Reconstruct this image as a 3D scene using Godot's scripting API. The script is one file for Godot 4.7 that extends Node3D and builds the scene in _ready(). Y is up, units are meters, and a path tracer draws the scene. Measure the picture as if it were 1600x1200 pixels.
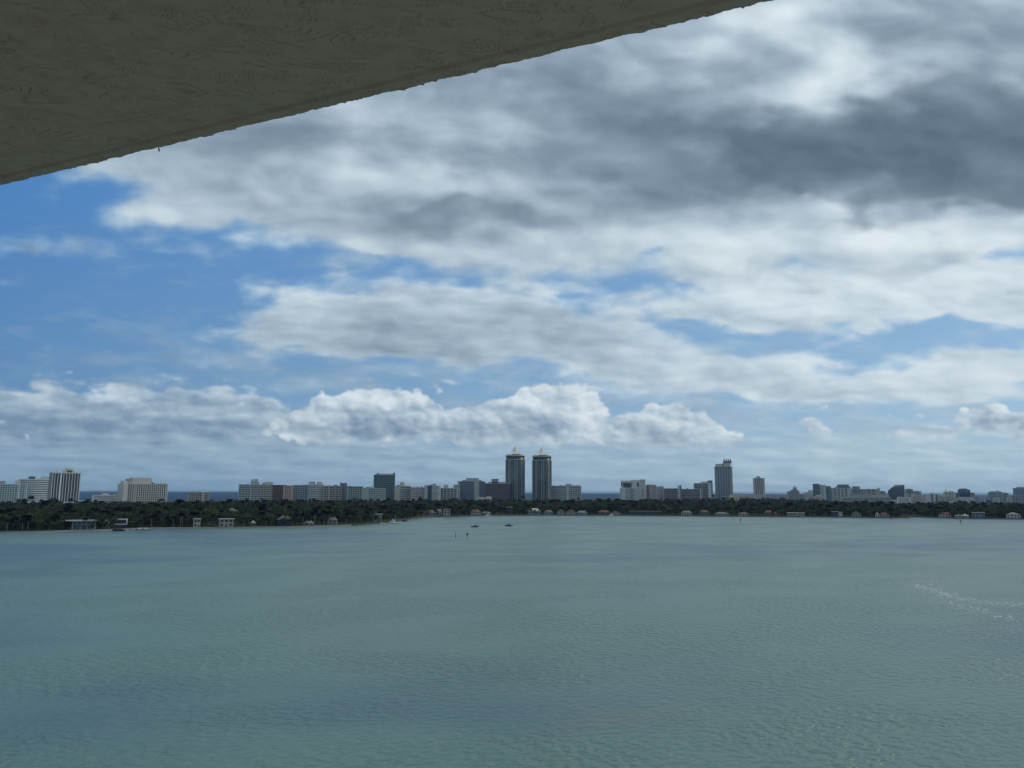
extends Node3D

# A wide shallow bay seen from a high balcony, a low wooded shore with towers along it, the ocean beyond.
const F := 1164.0            # focal length in pixels of a 1600 x 1200 picture
const EYE := Vector3(0, 36, 0)
var look: Basis              # the camera's basis
var rng := RandomNumberGenerator.new()
var M := {}                  # materials
var names := {}

# ---------------------------------------------------------------- sky
# Air and clouds are computed for a quarter of the round and go on mirrored in the other quarters.
var sky_rows := []
var tile_w := 1024
var row0 := 486
var look_inv: Basis
var n_soft := FastNoiseLite.new()
var n_fine := FastNoiseLite.new()
var n_puff := FastNoiseLite.new()
var n_warp := FastNoiseLite.new()
var layers := []

func noise(n: FastNoiseLite, kind: int, freq: float, octaves: int, s: int, gain := 0.5) -> void:
	n.noise_type = kind
	n.frequency = freq
	n.fractal_type = FastNoiseLite.FRACTAL_FBM
	n.fractal_octaves = octaves
	n.fractal_gain = gain
	n.seed = s

class CloudLayer:
	var y0 := 0.0
	var y1 := 0.0
	var wsx := 0.0
	var wsy := 0.0
	var warp := 0.0
	var seed := 0.0
	var sx := 0.0
	var sy := 0.0
	var amp := 0.0
	var t0 := 0.0
	var t1 := 0.0
	var alpha := 0.0
	var puff := 0.0
	var psx := 1.0
	var psy := 1.0
	var heap := 0.0
	var reach := 0.0
	var emboss := 0.0
	var mottle := 0.0
	var base := 0.0
	var grain := 0.0
	var dim := 0.0
	var body := 0.0
	var fibre := 0.08
	var rightwards := 0.0
	var foot := 1e9
	var firm := false
	var ramp: PackedColorArray
	var cover: PackedFloat32Array
	var tone: PackedFloat32Array

# one cloud layer: bodies are soft ellipses [x, y, rx, ry, weight, tilt], tones the same with a change of brightness
func cloud_layer(bodies: Array, tones: Array, p: Dictionary) -> void:
	var gw := 201
	var gh := 121
	var cover := PackedFloat32Array()
	var tone := PackedFloat32Array()
	cover.resize(gw * gh)
	tone.resize(gw * gh)
	for pass_ in 2:
		var dst := cover if pass_ == 0 else tone
		for b in (bodies if pass_ == 0 else tones):
			var c := cos(deg_to_rad(b[5] if b.size() > 5 else 0.0))
			var s := sin(deg_to_rad(b[5] if b.size() > 5 else 0.0))
			for j in gh:
				var y: float = -300.0 + j * 10.0 - b[1]
				for i in gw:
					var x: float = -200.0 + i * 10.0 - b[0]
					var u: float = (x * c + y * s) / b[2]
					var v: float = (y * c - x * s) / b[3]
					var r := u * u + v * v
					if r < 6.0:
						dst[j * gw + i] += b[4] * exp(-r * r * 0.7 if p.get("firm", false) else -r)
		if pass_ == 0: cover = dst
		else: tone = dst
	var l := CloudLayer.new()
	for k in p: l.set(k, p[k])
	l.cover = cover
	l.tone = tone
	layers.append(l)

func grid(a: PackedFloat32Array, x: float, y: float) -> float:
	var u := clampf((x + 200.0) * 0.1, 0.0, 199.99)
	var v := clampf((y + 300.0) * 0.1, 0.0, 119.99)
	var i := int(u)
	var j := int(v)
	u -= i
	v -= j
	var k := j * 201 + i
	return lerpf(lerpf(a[k], a[k + 1], u), lerpf(a[k + 201], a[k + 202], u), v)

func ramp(t: float, r: PackedColorArray) -> Color:
	var u := clampf(t, 0.0, 1.0) * (r.size() - 1)
	var i := mini(int(u), r.size() - 2)
	return r[i].lerp(r[i + 1], u - i)

func c8(r: int, g: int, b: int) -> Color:
	return Color(r / 255.0, g / 255.0, b / 255.0)

func sky_row(n: int) -> void:
	var row := PackedByteArray()
	row.resize(tile_w * 3)
	var el := deg_to_rad(90.0 - (row0 + n + 0.5) / 2048.0 * 180.0)
	for i in tile_w:
		var az := deg_to_rad(-45.0 + (i + 0.5) / tile_w * 90.0)
		var d := look_inv * Vector3(sin(az) * cos(el), sin(el), -cos(az) * cos(el))
		var x := 800.0 + F * d.x / -d.z
		var y := 600.0 - F * d.y / -d.z
		var right := clampf(x / 1600.0, -0.1, 1.1)
		# clear air: deep blue high on the left, paler to the right and towards the horizon
		var low := clampf((y - 280.0) / 480.0, 0.0, 1.0)
		var c := c8(80, 131, 189).lerp(c8(130, 172, 215), right)
		c = c.lerp(c8(118, 152, 180).lerp(c8(172, 202, 220), right), low * sqrt(low))
		for p: CloudLayer in layers:
			if y < p.y0 or y > p.y1:
				continue
			var wx: float = n_warp.get_noise_2d(x / p.wsx, y / p.wsy + p.seed) * p.warp
			var wy: float = n_warp.get_noise_2d(x / p.wsx + 777.0, y / p.wsy + p.seed) * p.warp * 0.55
			var f := grid(p.cover, x + wx, y + wy)
			if f < p.t0 - p.amp * 0.8:
				continue
			var nx: float = x / p.sx + p.seed * 13.0
			var ny: float = y / p.sy
			var det := n_soft.get_noise_2d(nx, ny)
			var broad := n_fine.get_noise_2d(nx * 0.9 + 31.0, ny * 0.9)
			var lit := n_fine.get_noise_2d(nx * 0.9 + 31.0 + p.reach, ny * 0.9 - p.reach)
			var e: float = (broad - lit) * p.emboss
			if p.puff > 0.0:
				var qx: float = (x + wx * 0.5) / p.psx
				var qy: float = (y + wy * 0.5) / p.psy
				var pu := n_puff.get_noise_2d(qx, qy)
				var pl := n_puff.get_noise_2d(qx + 0.16, qy - 0.22)
				det = det * (1.0 - p.puff) - (pu + 0.35) * p.puff * 1.6
				var fu := n_puff.get_noise_2d(qx * 2.3 + 5.0 + pu, qy * 2.3)
				var fl := n_puff.get_noise_2d(qx * 2.3 + 5.22 + pu, qy * 2.3 - 0.3)
				det -= (fu + 0.35) * p.puff * 0.6
				e += (pl - pu) * p.heap + (fl - fu) * p.heap * 0.5
			var dens: float = f + det * p.amp
			var a: float = smoothstep(p.t0, p.t1, dens) * p.alpha
			if y > p.foot - 60.0:
				a *= 1.0 - smoothstep(p.foot, p.foot + 40.0, y + wy * 2.0) * 0.75
			if a <= 0.003:
				continue
			var thick := clampf((f + broad * 0.5 * p.amp - p.t0) / p.body, 0.0, 1.0)
			var t: float = p.base + grid(p.tone, x + wx * 0.8, y + wy * 0.8) + broad * p.grain + det * p.mottle + e - thick * p.dim
			t += n_soft.get_noise_2d(nx * 2.9 + wx * 0.02, ny * 3.3 + 50.0) * p.fibre
			c = c.lerp(ramp(t + (right - 0.5) * p.rightwards, p.ramp), a)
		row[i * 3] = int(clampf(c.r, 0.0, 1.0) * 255.0 + 0.5)
		row[i * 3 + 1] = int(clampf(c.g, 0.0, 1.0) * 255.0 + 0.5)
		row[i * 3 + 2] = int(clampf(c.b, 0.0, 1.0) * 255.0 + 0.5)
	sky_rows[n] = row

func build_sky() -> ImageTexture:
	noise(n_soft, FastNoiseLite.TYPE_SIMPLEX_SMOOTH, 1.0, 5, 11, 0.56)
	noise(n_fine, FastNoiseLite.TYPE_SIMPLEX_SMOOTH, 1.0, 3, 29, 0.42)
	noise(n_warp, FastNoiseLite.TYPE_SIMPLEX_SMOOTH, 1.0, 3, 5, 0.5)
	noise(n_puff, FastNoiseLite.TYPE_CELLULAR, 1.0, 2, 3, 0.5)
	n_puff.cellular_return_type = FastNoiseLite.RETURN_DISTANCE
	n_puff.cellular_jitter = 1.0
	var grey := PackedColorArray([c8(86, 105, 123), c8(108, 127, 145), c8(134, 152, 170), c8(166, 184, 198), c8(200, 215, 224), c8(226, 236, 241)])
	var bank := PackedColorArray([c8(92, 116, 146), c8(112, 136, 162), c8(136, 157, 178), c8(164, 183, 198), c8(196, 210, 220), c8(222, 232, 238)])
	var haze := PackedColorArray([c8(104, 134, 162), c8(126, 154, 178), c8(148, 173, 193), c8(170, 193, 208), c8(194, 213, 224)])
	# a thin veil in front of the blue
	cloud_layer([[250, 560, 400, 60, 0.5], [700, 590, 400, 40, 0.5], [1250, 640, 500, 60, 0.8], [1200, 530, 400, 30, 0.4], [500, 420, 300, 40, 0.4], [1100, 420, 400, 50, 0.5]],
		[], {"y0": 330.0, "y1": 720.0, "wsx": 200.0, "wsy": 70.0, "warp": 40.0, "seed": 8.0, "sx": 150.0, "sy": 40.0, "amp": 0.9, "t0": 0.1, "t1": 1.3, "alpha": 0.48, "puff": 0.0, "reach": 0.2, "emboss": 0.1, "mottle": 0.0, "base": 0.62, "grain": 0.1, "dim": 0.0, "body": 0.6, "ramp": grey, "rightwards": 0.2})
	# grey layered cloud low on the left
	cloud_layer([[20, 640, 110, 30, 0.9], [140, 630, 80, 22, 0.8], [250, 628, 80, 22, 0.85], [350, 640, 70, 24, 0.9], [400, 660, 50, 24, 0.8], [120, 680, 220, 26, 0.8], [330, 690, 160, 20, 0.7], [520, 705, 160, 14, 0.5]],
		[[180, 612, 260, 14, 0.2], [90, 685, 280, 34, -0.2], [400, 640, 50, 20, 0.12], [130, 650, 60, 12, -0.1]],
		{"y0": 580.0, "y1": 780.0, "wsx": 80.0, "wsy": 40.0, "warp": 30.0, "seed": 7.0, "sx": 120.0, "sy": 34.0, "amp": 0.8, "t0": 0.25, "t1": 0.72, "alpha": 0.85, "puff": 0.45, "psx": 50.0, "psy": 24.0, "reach": 0.2, "emboss": 0.2, "heap": 0.16, "mottle": 0.08, "base": 0.56, "grain": 0.14, "dim": 0.06, "body": 0.9, "ramp": bank, "foot": 705.0})
	# heaped clouds over the horizon
	cloud_layer([[470, 664, 36, 16, 1.0], [520, 648, 42, 24, 1.1], [585, 638, 50, 26, 1.2], [640, 644, 42, 26, 1.1], [680, 662, 32, 22, 1.0], [570, 676, 130, 16, 0.9],
		[740, 658, 32, 18, 1.0], [790, 650, 42, 22, 1.1], [850, 638, 46, 30, 1.25], [895, 642, 38, 32, 1.2], [924, 662, 22, 26, 1.0], [820, 680, 110, 16, 0.9],
		[985, 668, 34, 18, 1.0], [1040, 660, 44, 22, 1.1], [1085, 670, 34, 20, 1.0], [1120, 688, 28, 16, 1.1], [1040, 692, 90, 12, 0.8],
		[1268, 660, 12, 9, 1.2, 35], [1282, 673, 10, 6, 1.0, 35], [1535, 650, 34, 15, 1.2], [1562, 662, 34, 14, 1.0], [1595, 664, 30, 16, 1.0], [1450, 676, 60, 9, 0.7]],
		[[590, 622, 110, 16, 0.16], [585, 672, 80, 14, -0.34], [850, 618, 90, 20, 0.16], [925, 648, 24, 30, 0.2], [800, 672, 80, 14, -0.26], [1050, 645, 90, 14, 0.1], [1115, 685, 36, 18, 0.2], [1030, 692, 80, 12, -0.16], [1540, 640, 50, 12, 0.1], [1540, 662, 40, 10, -0.14]],
		{"y0": 590.0, "y1": 740.0, "wsx": 46.0, "wsy": 34.0, "warp": 12.0, "seed": 4.0, "sx": 70.0, "sy": 40.0, "amp": 0.5, "t0": 0.34, "t1": 0.5, "alpha": 0.93, "puff": 0.7, "psx": 44.0, "psy": 32.0, "reach": 0.2, "emboss": 0.12, "heap": 0.36, "mottle": 0.1, "base": 0.71, "grain": 0.08, "dim": 0.06, "body": 0.9, "ramp": bank, "firm": true, "foot": 684.0})
	# thin broken streaks low over the sea
	cloud_layer([[100, 725, 500, 38, 0.9], [560, 722, 400, 34, 0.9], [980, 730, 330, 28, 0.8], [1420, 706, 330, 50, 0.9], [1300, 748, 500, 22, 0.7]],
		[[100, 710, 420, 60, -0.2], [560, 725, 300, 40, -0.06], [1430, 705, 330, 60, 0.2], [60, 748, 400, 22, -0.06]],
		{"y0": 620.0, "y1": 800.0, "wsx": 120.0, "wsy": 30.0, "warp": 16.0, "seed": 1.0, "sx": 120.0, "sy": 18.0, "amp": 0.75, "t0": 0.2, "t1": 0.95, "alpha": 0.78, "puff": 0.3, "psx": 60.0, "psy": 15.0, "heap": 0.14, "reach": 0.25, "emboss": 0.12, "mottle": 0.06, "base": 0.64, "grain": 0.09, "dim": 0.02, "body": 0.6, "ramp": haze})
	# faint wisps on the left
	cloud_layer([[80, 385, 120, 22, 0.7], [290, 388, 90, 16, 0.6], [220, 505, 60, 12, 0.5], [350, 568, 90, 16, 0.75], [20, 440, 40, 14, 0.4], [240, 350, 40, 30, 0.3], [560, 598, 40, 14, 0.6], [450, 607, 70, 14, 0.75], [1090, 640, 40, 14, 0.5], [1530, 532, 22, 8, 0.55], [800, 582, 60, 8, 0.4]],
		[], {"y0": 300.0, "y1": 680.0, "wsx": 90.0, "wsy": 50.0, "warp": 26.0, "seed": 2.0, "sx": 100.0, "sy": 44.0, "amp": 0.5, "t0": 0.1, "t1": 1.05, "alpha": 0.6, "puff": 0.0, "reach": 0.2, "emboss": 0.2, "mottle": 0.0, "base": 0.62, "grain": 0.1, "dim": 0.0, "body": 0.6, "ramp": grey})
	# long flat clouds in the middle
	cloud_layer([[520, 484, 160, 40, 1.1, 2], [700, 506, 230, 52, 1.3, 4], [890, 532, 170, 36, 1.2, 6], [430, 520, 140, 24, 0.9], [600, 552, 200, 22, 0.8], [930, 556, 110, 14, 0.6], [760, 470, 150, 26, 0.6, 6],
		[1190, 472, 150, 36, 1.1, 4], [1400, 458, 210, 46, 1.3, -4], [1570, 450, 120, 50, 1.2], [1330, 492, 260, 18, 0.9], [820, 435, 80, 18, 1.0], [960, 470, 110, 16, 0.45],
		[1120, 590, 190, 26, 1.1, 4], [1350, 602, 240, 26, 1.2], [1540, 588, 130, 36, 1.1], [1000, 602, 120, 14, 0.6], [1260, 562, 120, 13, 0.8], [1530, 555, 90, 12, 0.7], [710, 599, 20, 10, 1.2], [1180, 425, 120, 22, 0.6], [1040, 405, 120, 26, 0.7]],
		[[700, 525, 330, 50, -0.14], [540, 462, 170, 18, 0.06], [700, 470, 200, 14, 0.05], [620, 560, 200, 22, -0.06], [1400, 450, 260, 50, 0.2], [1200, 460, 120, 24, 0.08], [1300, 575, 300, 18, 0.12], [1500, 600, 160, 24, 0.08], [880, 435, 80, 14, 0.1]],
		{"y0": 350.0, "y1": 680.0, "wsx": 210.0, "wsy": 80.0, "warp": 44.0, "seed": 3.0, "sx": 170.0, "sy": 56.0, "amp": 0.85, "t0": 0.45, "t1": 1.3, "alpha": 0.93, "puff": 0.36, "psx": 66.0, "psy": 28.0, "heap": 0.08, "fibre": 0.05, "reach": 0.14, "emboss": 0.16, "mottle": 0.06, "base": 0.8, "grain": 0.05, "dim": 0.12, "body": 1.0, "ramp": grey, "rightwards": 0.1})
	# the great grey sheet overhead with its dark middle
	cloud_layer([[300, 250, 200, 70, 1.0, 8], [560, 260, 260, 100, 1.2, 8], [560, 360, 170, 40, 0.9, 4], [850, 260, 300, 130, 1.4], [880, 380, 200, 34, 0.8], [1200, 200, 350, 160, 1.6], [1500, 200, 300, 150, 1.6], [1100, 350, 260, 50, 1.2], [1330, 370, 200, 44, 1.1], [1470, 372, 90, 36, 1.2], [900, 0, 900, 180, 1.4], [200, 100, 500, 130, 0.9], [1700, 330, 150, 60, 0.9], [900, -200, 1500, 150, 1.5], [250, 330, 130, 22, 0.35]],
		[[1350, 235, 300, 64, -0.1, -3], [1560, 215, 220, 80, -0.1], [1080, 215, 190, 50, -0.12], [1130, 285, 200, 34, -0.1], [800, 345, 160, 34, -0.16, 4], [850, 120, 220, 80, -0.12], [400, 225, 120, 34, -0.24], [1290, 112, 84, 44, 0.42, -30], [1190, 30, 140, 34, 0.34, -16], [1420, 110, 90, 40, 0.12], [1500, 40, 200, 40, -0.1], [560, 215, 80, 50, 0.2], [640, 285, 140, 26, 0.14], [1465, 355, 90, 36, 0.44], [1230, 375, 200, 36, 0.32], [1560, 390, 90, 30, 0.2], [960, 385, 220, 26, 0.18], [1330, 315, 50, 18, 0.22], [650, 385, 180, 22, 0.12], [220, 290, 150, 26, 0.08], [1010, 300, 130, 30, -0.1]],
		{"y0": -400.0, "y1": 480.0, "wsx": 300.0, "wsy": 160.0, "warp": 60.0, "seed": 5.0, "sx": 240.0, "sy": 110.0, "amp": 0.85, "t0": 0.42, "t1": 1.2, "alpha": 0.97, "puff": 0.36, "psx": 110.0, "psy": 58.0, "heap": 0.1, "fibre": 0.05, "reach": 0.14, "emboss": 0.2, "mottle": 0.12, "base": 0.68, "grain": 0.06, "dim": 0.16, "body": 1.6, "ramp": grey})
	# darker cloud hanging below the sheet
	cloud_layer([[1400, 226, 260, 60, 1.2, -3], [1560, 205, 200, 84, 1.2], [1150, 228, 150, 36, 0.7, 6], [1200, 292, 150, 20, 0.6, 4], [1500, 285, 150, 40, 0.8, -5], [800, 345, 150, 28, 0.75, 5], [690, 335, 80, 18, 0.5], [400, 222, 110, 28, 0.62], [930, 250, 130, 40, 0.45], [1680, 260, 120, 80, 1.0], [1020, 175, 130, 40, 0.5]],
		[[1350, 235, 260, 50, -0.12], [800, 345, 150, 30, 0.18], [400, 225, 130, 40, 0.24], [930, 250, 130, 50, 0.16], [1480, 300, 160, 24, 0.06], [1560, 160, 200, 30, 0.08]],
		{"y0": 60.0, "y1": 460.0, "wsx": 150.0, "wsy": 90.0, "warp": 70.0, "seed": 6.0, "sx": 210.0, "sy": 90.0, "amp": 0.8, "t0": 0.2, "t1": 1.25, "alpha": 0.88, "puff": 0.2, "psx": 100.0, "psy": 56.0, "heap": 0.06, "reach": 0.14, "emboss": 0.1, "mottle": 0.05, "base": 0.2, "grain": 0.06, "dim": 0.06, "body": 1.4, "ramp": grey, "fibre": 0.04})
	var rows := 1024 - row0
	sky_rows.resize(rows)
	var job := WorkerThreadPool.add_group_task(sky_row, rows)
	WorkerThreadPool.wait_for_group_task_completion(job)
	var data := PackedByteArray()
	for r in rows:
		data.append_array(sky_rows[r])
	var tile := Image.create_from_data(tile_w, rows, false, Image.FORMAT_RGB8, data)
	var over := tile.duplicate() as Image           # above the picture: the same clouds, drawn out towards the zenith
	over.crop(tile_w, 300)
	over.flip_y()
	over.resize(tile_w, row0, Image.INTERPOLATE_CUBIC)
	var whole := Image.create(tile_w, 2048, false, Image.FORMAT_RGB8)
	whole.fill(c8(120, 145, 160))
	whole.blit_rect(over, Rect2i(0, 0, tile_w, row0), Vector2i(0, 0))
	whole.blit_rect(tile, Rect2i(0, 0, tile_w, rows), Vector2i(0, row0))
	var turned := whole.duplicate() as Image
	turned.flip_x()
	var pano := Image.create(4096, 2048, false, Image.FORMAT_RGB8)
	for k in 5:                                     # column 0 looks along -z; the first quarter is centred on it
		pano.blit_rect(whole if k % 2 == 0 else turned, Rect2i(0, 0, tile_w, 2048), Vector2i(k * tile_w - 512, 0))
	return ImageTexture.create_from_image(pano)

# ---------------------------------------------------------------- helpers
func ray(x: float, y: float) -> Vector3:
	return look * Vector3((x - 800.0) / F, (600.0 - y) / F, -1.0)

func at_depth(x: float, y: float, depth: float) -> Vector3:
	var d := ray(x, y)
	return EYE + d * (depth / -d.z)

func at_height(x: float, y: float, height: float) -> Vector3:
	var d := ray(x, y)
	return EYE + d * ((height - EYE.y) / d.y)

func numbered(called: String) -> String:
	names[called] = names.get(called, -1) + 1
	return called if names[called] == 0 else "%s_%03d" % [called, names[called]]

func tag(o: Node, label: String, category: String, group := "") -> void:
	o.set_meta("label", label)
	o.set_meta("category", category)
	if group: o.set_meta("group", group)

func thing(called: String, label: String, category: String, where: Vector3, turn := 0.0, group := "") -> Node3D:
	var o := Node3D.new()
	o.name = numbered(called)
	add_child(o)
	o.position = where
	o.rotation.y = turn
	tag(o, label, category, group)
	return o

func part(called: String, mesh: Mesh, mat: Material, parent: Node, where := Vector3.ZERO, size := Vector3.ONE) -> MeshInstance3D:
	var o := MeshInstance3D.new()
	o.name = called if parent != self else numbered(called)
	o.mesh = mesh
	o.material_override = mat
	o.position = where
	o.scale = size
	parent.add_child(o, true)
	return o

var unit_box := BoxMesh.new()
func box(called: String, mat: Material, parent: Node, where: Vector3, size: Vector3) -> MeshInstance3D:
	return part(called, unit_box, mat, parent, where, size)

func new_st() -> SurfaceTool:
	var st := SurfaceTool.new()
	st.begin(Mesh.PRIMITIVE_TRIANGLES)
	return st

func quad(st: SurfaceTool, a: Vector3, b: Vector3, c: Vector3, d: Vector3) -> void:
	for v in [a, c, b, a, d, c]:
		st.add_vertex(v)

func tri(st: SurfaceTool, a: Vector3, b: Vector3, c: Vector3) -> void:
	for v in [a, c, b]:
		st.add_vertex(v)

func add_box(st: SurfaceTool, c: Vector3, s: Vector3) -> void:
	var h := s * 0.5
	var p := []
	for k in 8:
		p.append(c + Vector3(h.x if k & 1 else -h.x, h.y if k & 2 else -h.y, h.z if k & 4 else -h.z))
	quad(st, p[4], p[5], p[7], p[6]); quad(st, p[1], p[0], p[2], p[3])
	quad(st, p[5], p[1], p[3], p[7]); quad(st, p[0], p[4], p[6], p[2])
	quad(st, p[6], p[7], p[3], p[2]); quad(st, p[0], p[1], p[5], p[4])

func done(st: SurfaceTool) -> ArrayMesh:
	st.generate_normals()
	return st.commit()

# a ring of corner points at one height; ring after ring makes a lofted body
func loft(st: SurfaceTool, rings: Array, cap := true) -> void:
	for k in rings.size() - 1:
		var a: Array = rings[k]
		var b: Array = rings[k + 1]
		for i in a.size():
			var j := (i + 1) % a.size()
			quad(st, a[i], a[j], b[j], b[i])
	if cap:
		for e in [rings[0], rings[-1]]:
			var m := Vector3.ZERO
			for v in e: m += v / e.size()
			for i in e.size():
				if e == rings[0]: tri(st, m, e[(i + 1) % e.size()], e[i])
				else: tri(st, m, e[i], e[(i + 1) % e.size()])

func mat(key: String, linear: Color, rough := 0.85, spec := 0.4) -> StandardMaterial3D:
	var m := StandardMaterial3D.new()
	m.albedo_color = linear.linear_to_srgb()
	m.roughness = rough
	m.metallic_specular = spec
	m.resource_name = key
	M[key] = m
	return m

# ---------------------------------------------------------------- the balcony slab overhead
func build_slab() -> void:
	var up := EYE.y + 1.25
	var a := at_height(0, 290, up)
	var b := at_height(1210, 0, up)
	var e := (b - a).normalized()
	var inward := Vector3(-e.z, 0, e.x)
	if inward.dot(EYE - a) < 0.0: inward = -inward
	var length := a.distance_to(b)
	var streak := (at_height(760, 150, up) - at_height(300, 110, up)).normalized()
	var across := Vector3(-streak.z, 0, streak.x)
	var nz := FastNoiseLite.new(); noise(nz, FastNoiseLite.TYPE_SIMPLEX_SMOOTH, 1.0, 2, 41, 0.25)
	var nm := FastNoiseLite.new(); noise(nm, FastNoiseLite.TYPE_SIMPLEX_SMOOTH, 1.0, 2, 77)
	var ne := FastNoiseLite.new(); noise(ne, FastNoiseLite.TYPE_SIMPLEX_SMOOTH, 1.0, 4, 19, 0.6)
	var cell := 0.004
	var s0 := -0.25
	var ns := int((length + 0.6) / cell)
	var nt := int(1.6 / cell)
	var pos := PackedVector3Array(); pos.resize((ns + 1) * (nt + 1))
	for j in nt + 1:
		for i in ns + 1:
			var s := s0 + i * cell
			var t := j * cell
			var ragged := (ne.get_noise_2d(s * 9.0, 3.0) * 0.010 + maxf(0.0, ne.get_noise_2d(s * 26.0, 9.0) - 0.2) * 0.02) * clampf(1.0 - t / 0.05, 0.0, 1.0)
			var p := a + e * s + inward * (t - ragged)
			var u := p.dot(streak)
			var v := p.dot(across)
			# trowelled render: overlapping smears, each with a sharp lip, thicker in some patches than in others
			var n := nz.get_noise_2d(u * 1.05, v * 5.2)
			var patch := smoothstep(-0.35, 0.25, nm.get_noise_2d(u * 5.0 + 8.0, v * 13.0))
			var saw := fposmod(n * 9.0 + ne.get_noise_2d(u * 9.0, v * 11.0) * 0.45, 1.0)
			var lip := saw * 0.002 * patch
			var crease := absf(saw - 0.5) * 2.0               # thin creases where one smear laps over the next
			var h := 0.0022 + lip - 0.0055 * patch * smoothstep(0.80, 0.97, crease) + ne.get_noise_2d(u * 26.0, v * 40.0) * 0.0009
			var groove := absf(t - 0.062 - ne.get_noise_2d(s * 2.0, 70.0) * 0.006)
			h -= 0.007 * (1.0 - smoothstep(0.003, 0.011, groove))
			if t < 0.05: h += 0.002
			if t < 0.016: h -= 0.006 * pow(1.0 - t / 0.016, 2.0)      # rounded arris
			p.y = up - h
			pos[j * (ns + 1) + i] = p
	var nrm := PackedVector3Array(); nrm.resize(pos.size())
	var idx := PackedInt32Array()
	for j in nt + 1:
		for i in ns + 1:
			var k := j * (ns + 1) + i
			var du := pos[j * (ns + 1) + mini(i + 1, ns)] - pos[j * (ns + 1) + maxi(i - 1, 0)]
			var dv := pos[mini(j + 1, nt) * (ns + 1) + i] - pos[maxi(j - 1, 0) * (ns + 1) + i]
			var n := du.cross(dv).normalized()
			nrm[k] = -n if n.y > 0.0 else n
			if i < ns and j < nt:
				idx.append_array([k, k + ns + 2, k + 1, k, k + ns + 1, k + ns + 2])
	var arr := []
	arr.resize(Mesh.ARRAY_MAX)
	arr[Mesh.ARRAY_VERTEX] = pos; arr[Mesh.ARRAY_NORMAL] = nrm; arr[Mesh.ARRAY_INDEX] = idx
	var mesh := ArrayMesh.new()
	mesh.add_surface_from_arrays(Mesh.PRIMITIVE_TRIANGLES, arr)
	var root := thing("balcony_slab", "dark beige stucco underside of the balcony slab overhead", "balcony", Vector3.ZERO)
	part("stucco_underside", mesh, M.stucco, root)
	# the outer face follows the ragged arris; the body of the slab lies above and runs on past the picture
	var st := new_st()
	for i in ns:
		var p0 := pos[i]; var p1 := pos[i + 1]
		quad(st, p0, p1, Vector3(p1.x, up + 0.2, p1.z), Vector3(p0.x, up + 0.2, p0.z))
	part("outer_face", done(st), M.stucco, root)
	var body := new_st()
	var c := a + e * (length * 0.5)
	var q := [c - e * 6.0 + inward * 0.02, c + e * 6.0 + inward * 0.02, c + e * 6.0 + inward * 3.2, c - e * 6.0 + inward * 3.2]
	var lo := []; var hi := []
	for v in q:
		lo.append(Vector3(v.x, up + 0.004, v.z)); hi.append(Vector3(v.x, up + 0.198, v.z))
	loft(body, [lo, hi])
	part("slab_body", done(body), M.stucco, root)
	# the floor of the balcony and the house wall behind the camera, both out of the picture
	var floor_ := new_st()
	var wall := new_st()
	for w in [[floor_, 0.0, 2.9, -2.95, -2.75], [wall, 2.9, 3.1, -2.95, -0.004]]:
		var f := [c - e * 6.0 + inward * w[1], c + e * 6.0 + inward * w[1], c + e * 6.0 + inward * w[2], c - e * 6.0 + inward * w[2]]
		var fl := []; var fh := []
		for v in f:
			fl.append(Vector3(v.x, up + w[3], v.z)); fh.append(Vector3(v.x, up + w[4], v.z))
		loft(w[0], [fl, fh])
	part("balcony_floor", done(floor_), M.balcony_tile, root)
	part("house_wall", done(wall), M.stucco, root)
	var nub := CylinderMesh.new(); nub.top_radius = 0.0022; nub.bottom_radius = 0.003; nub.height = 0.014; nub.radial_segments = 8
	var at := at_height(250, 231, up)
	var nb := part("drip_nub", nub, M.dark_metal, root, Vector3(at.x, up - 0.008, at.z) + inward * 0.004)
	nb.rotation.z = 0.2

# ---------------------------------------------------------------- water
var shore := []      # [picture x, depth] of the waterline
func shore_depth(x: float) -> float:
	if x <= shore[0][0]: return shore[0][1]
	for k in shore.size() - 1:
		if x <= shore[k + 1][0]:
			return lerpf(shore[k][1], shore[k + 1][1], (x - shore[k][0]) / (shore[k + 1][0] - shore[k][0]))
	return shore[-1][1]

func wave_image(size: int) -> Image:
	var n := FastNoiseLite.new()
	noise(n, FastNoiseLite.TYPE_SIMPLEX_SMOOTH, 0.078, 4, 8, 0.52)
	var waves := n.get_seamless_image(size, size, false, false, 0.1, true).get_data()
	noise(n, FastNoiseLite.TYPE_SIMPLEX_SMOOTH, 0.003, 4, 9, 0.55)
	var gusts := n.get_seamless_image(size, size, false, false, 0.1, true).get_data()
	for k in waves.size():               # gusts ruffle some stretches more than others
		waves[k] = int(128.0 + (waves[k] - 128.0) * (0.35 + 0.65 * smoothstep(70.0, 180.0, gusts[k])))
	return Image.create_from_data(size, size, false, Image.FORMAT_L8, waves)

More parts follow.
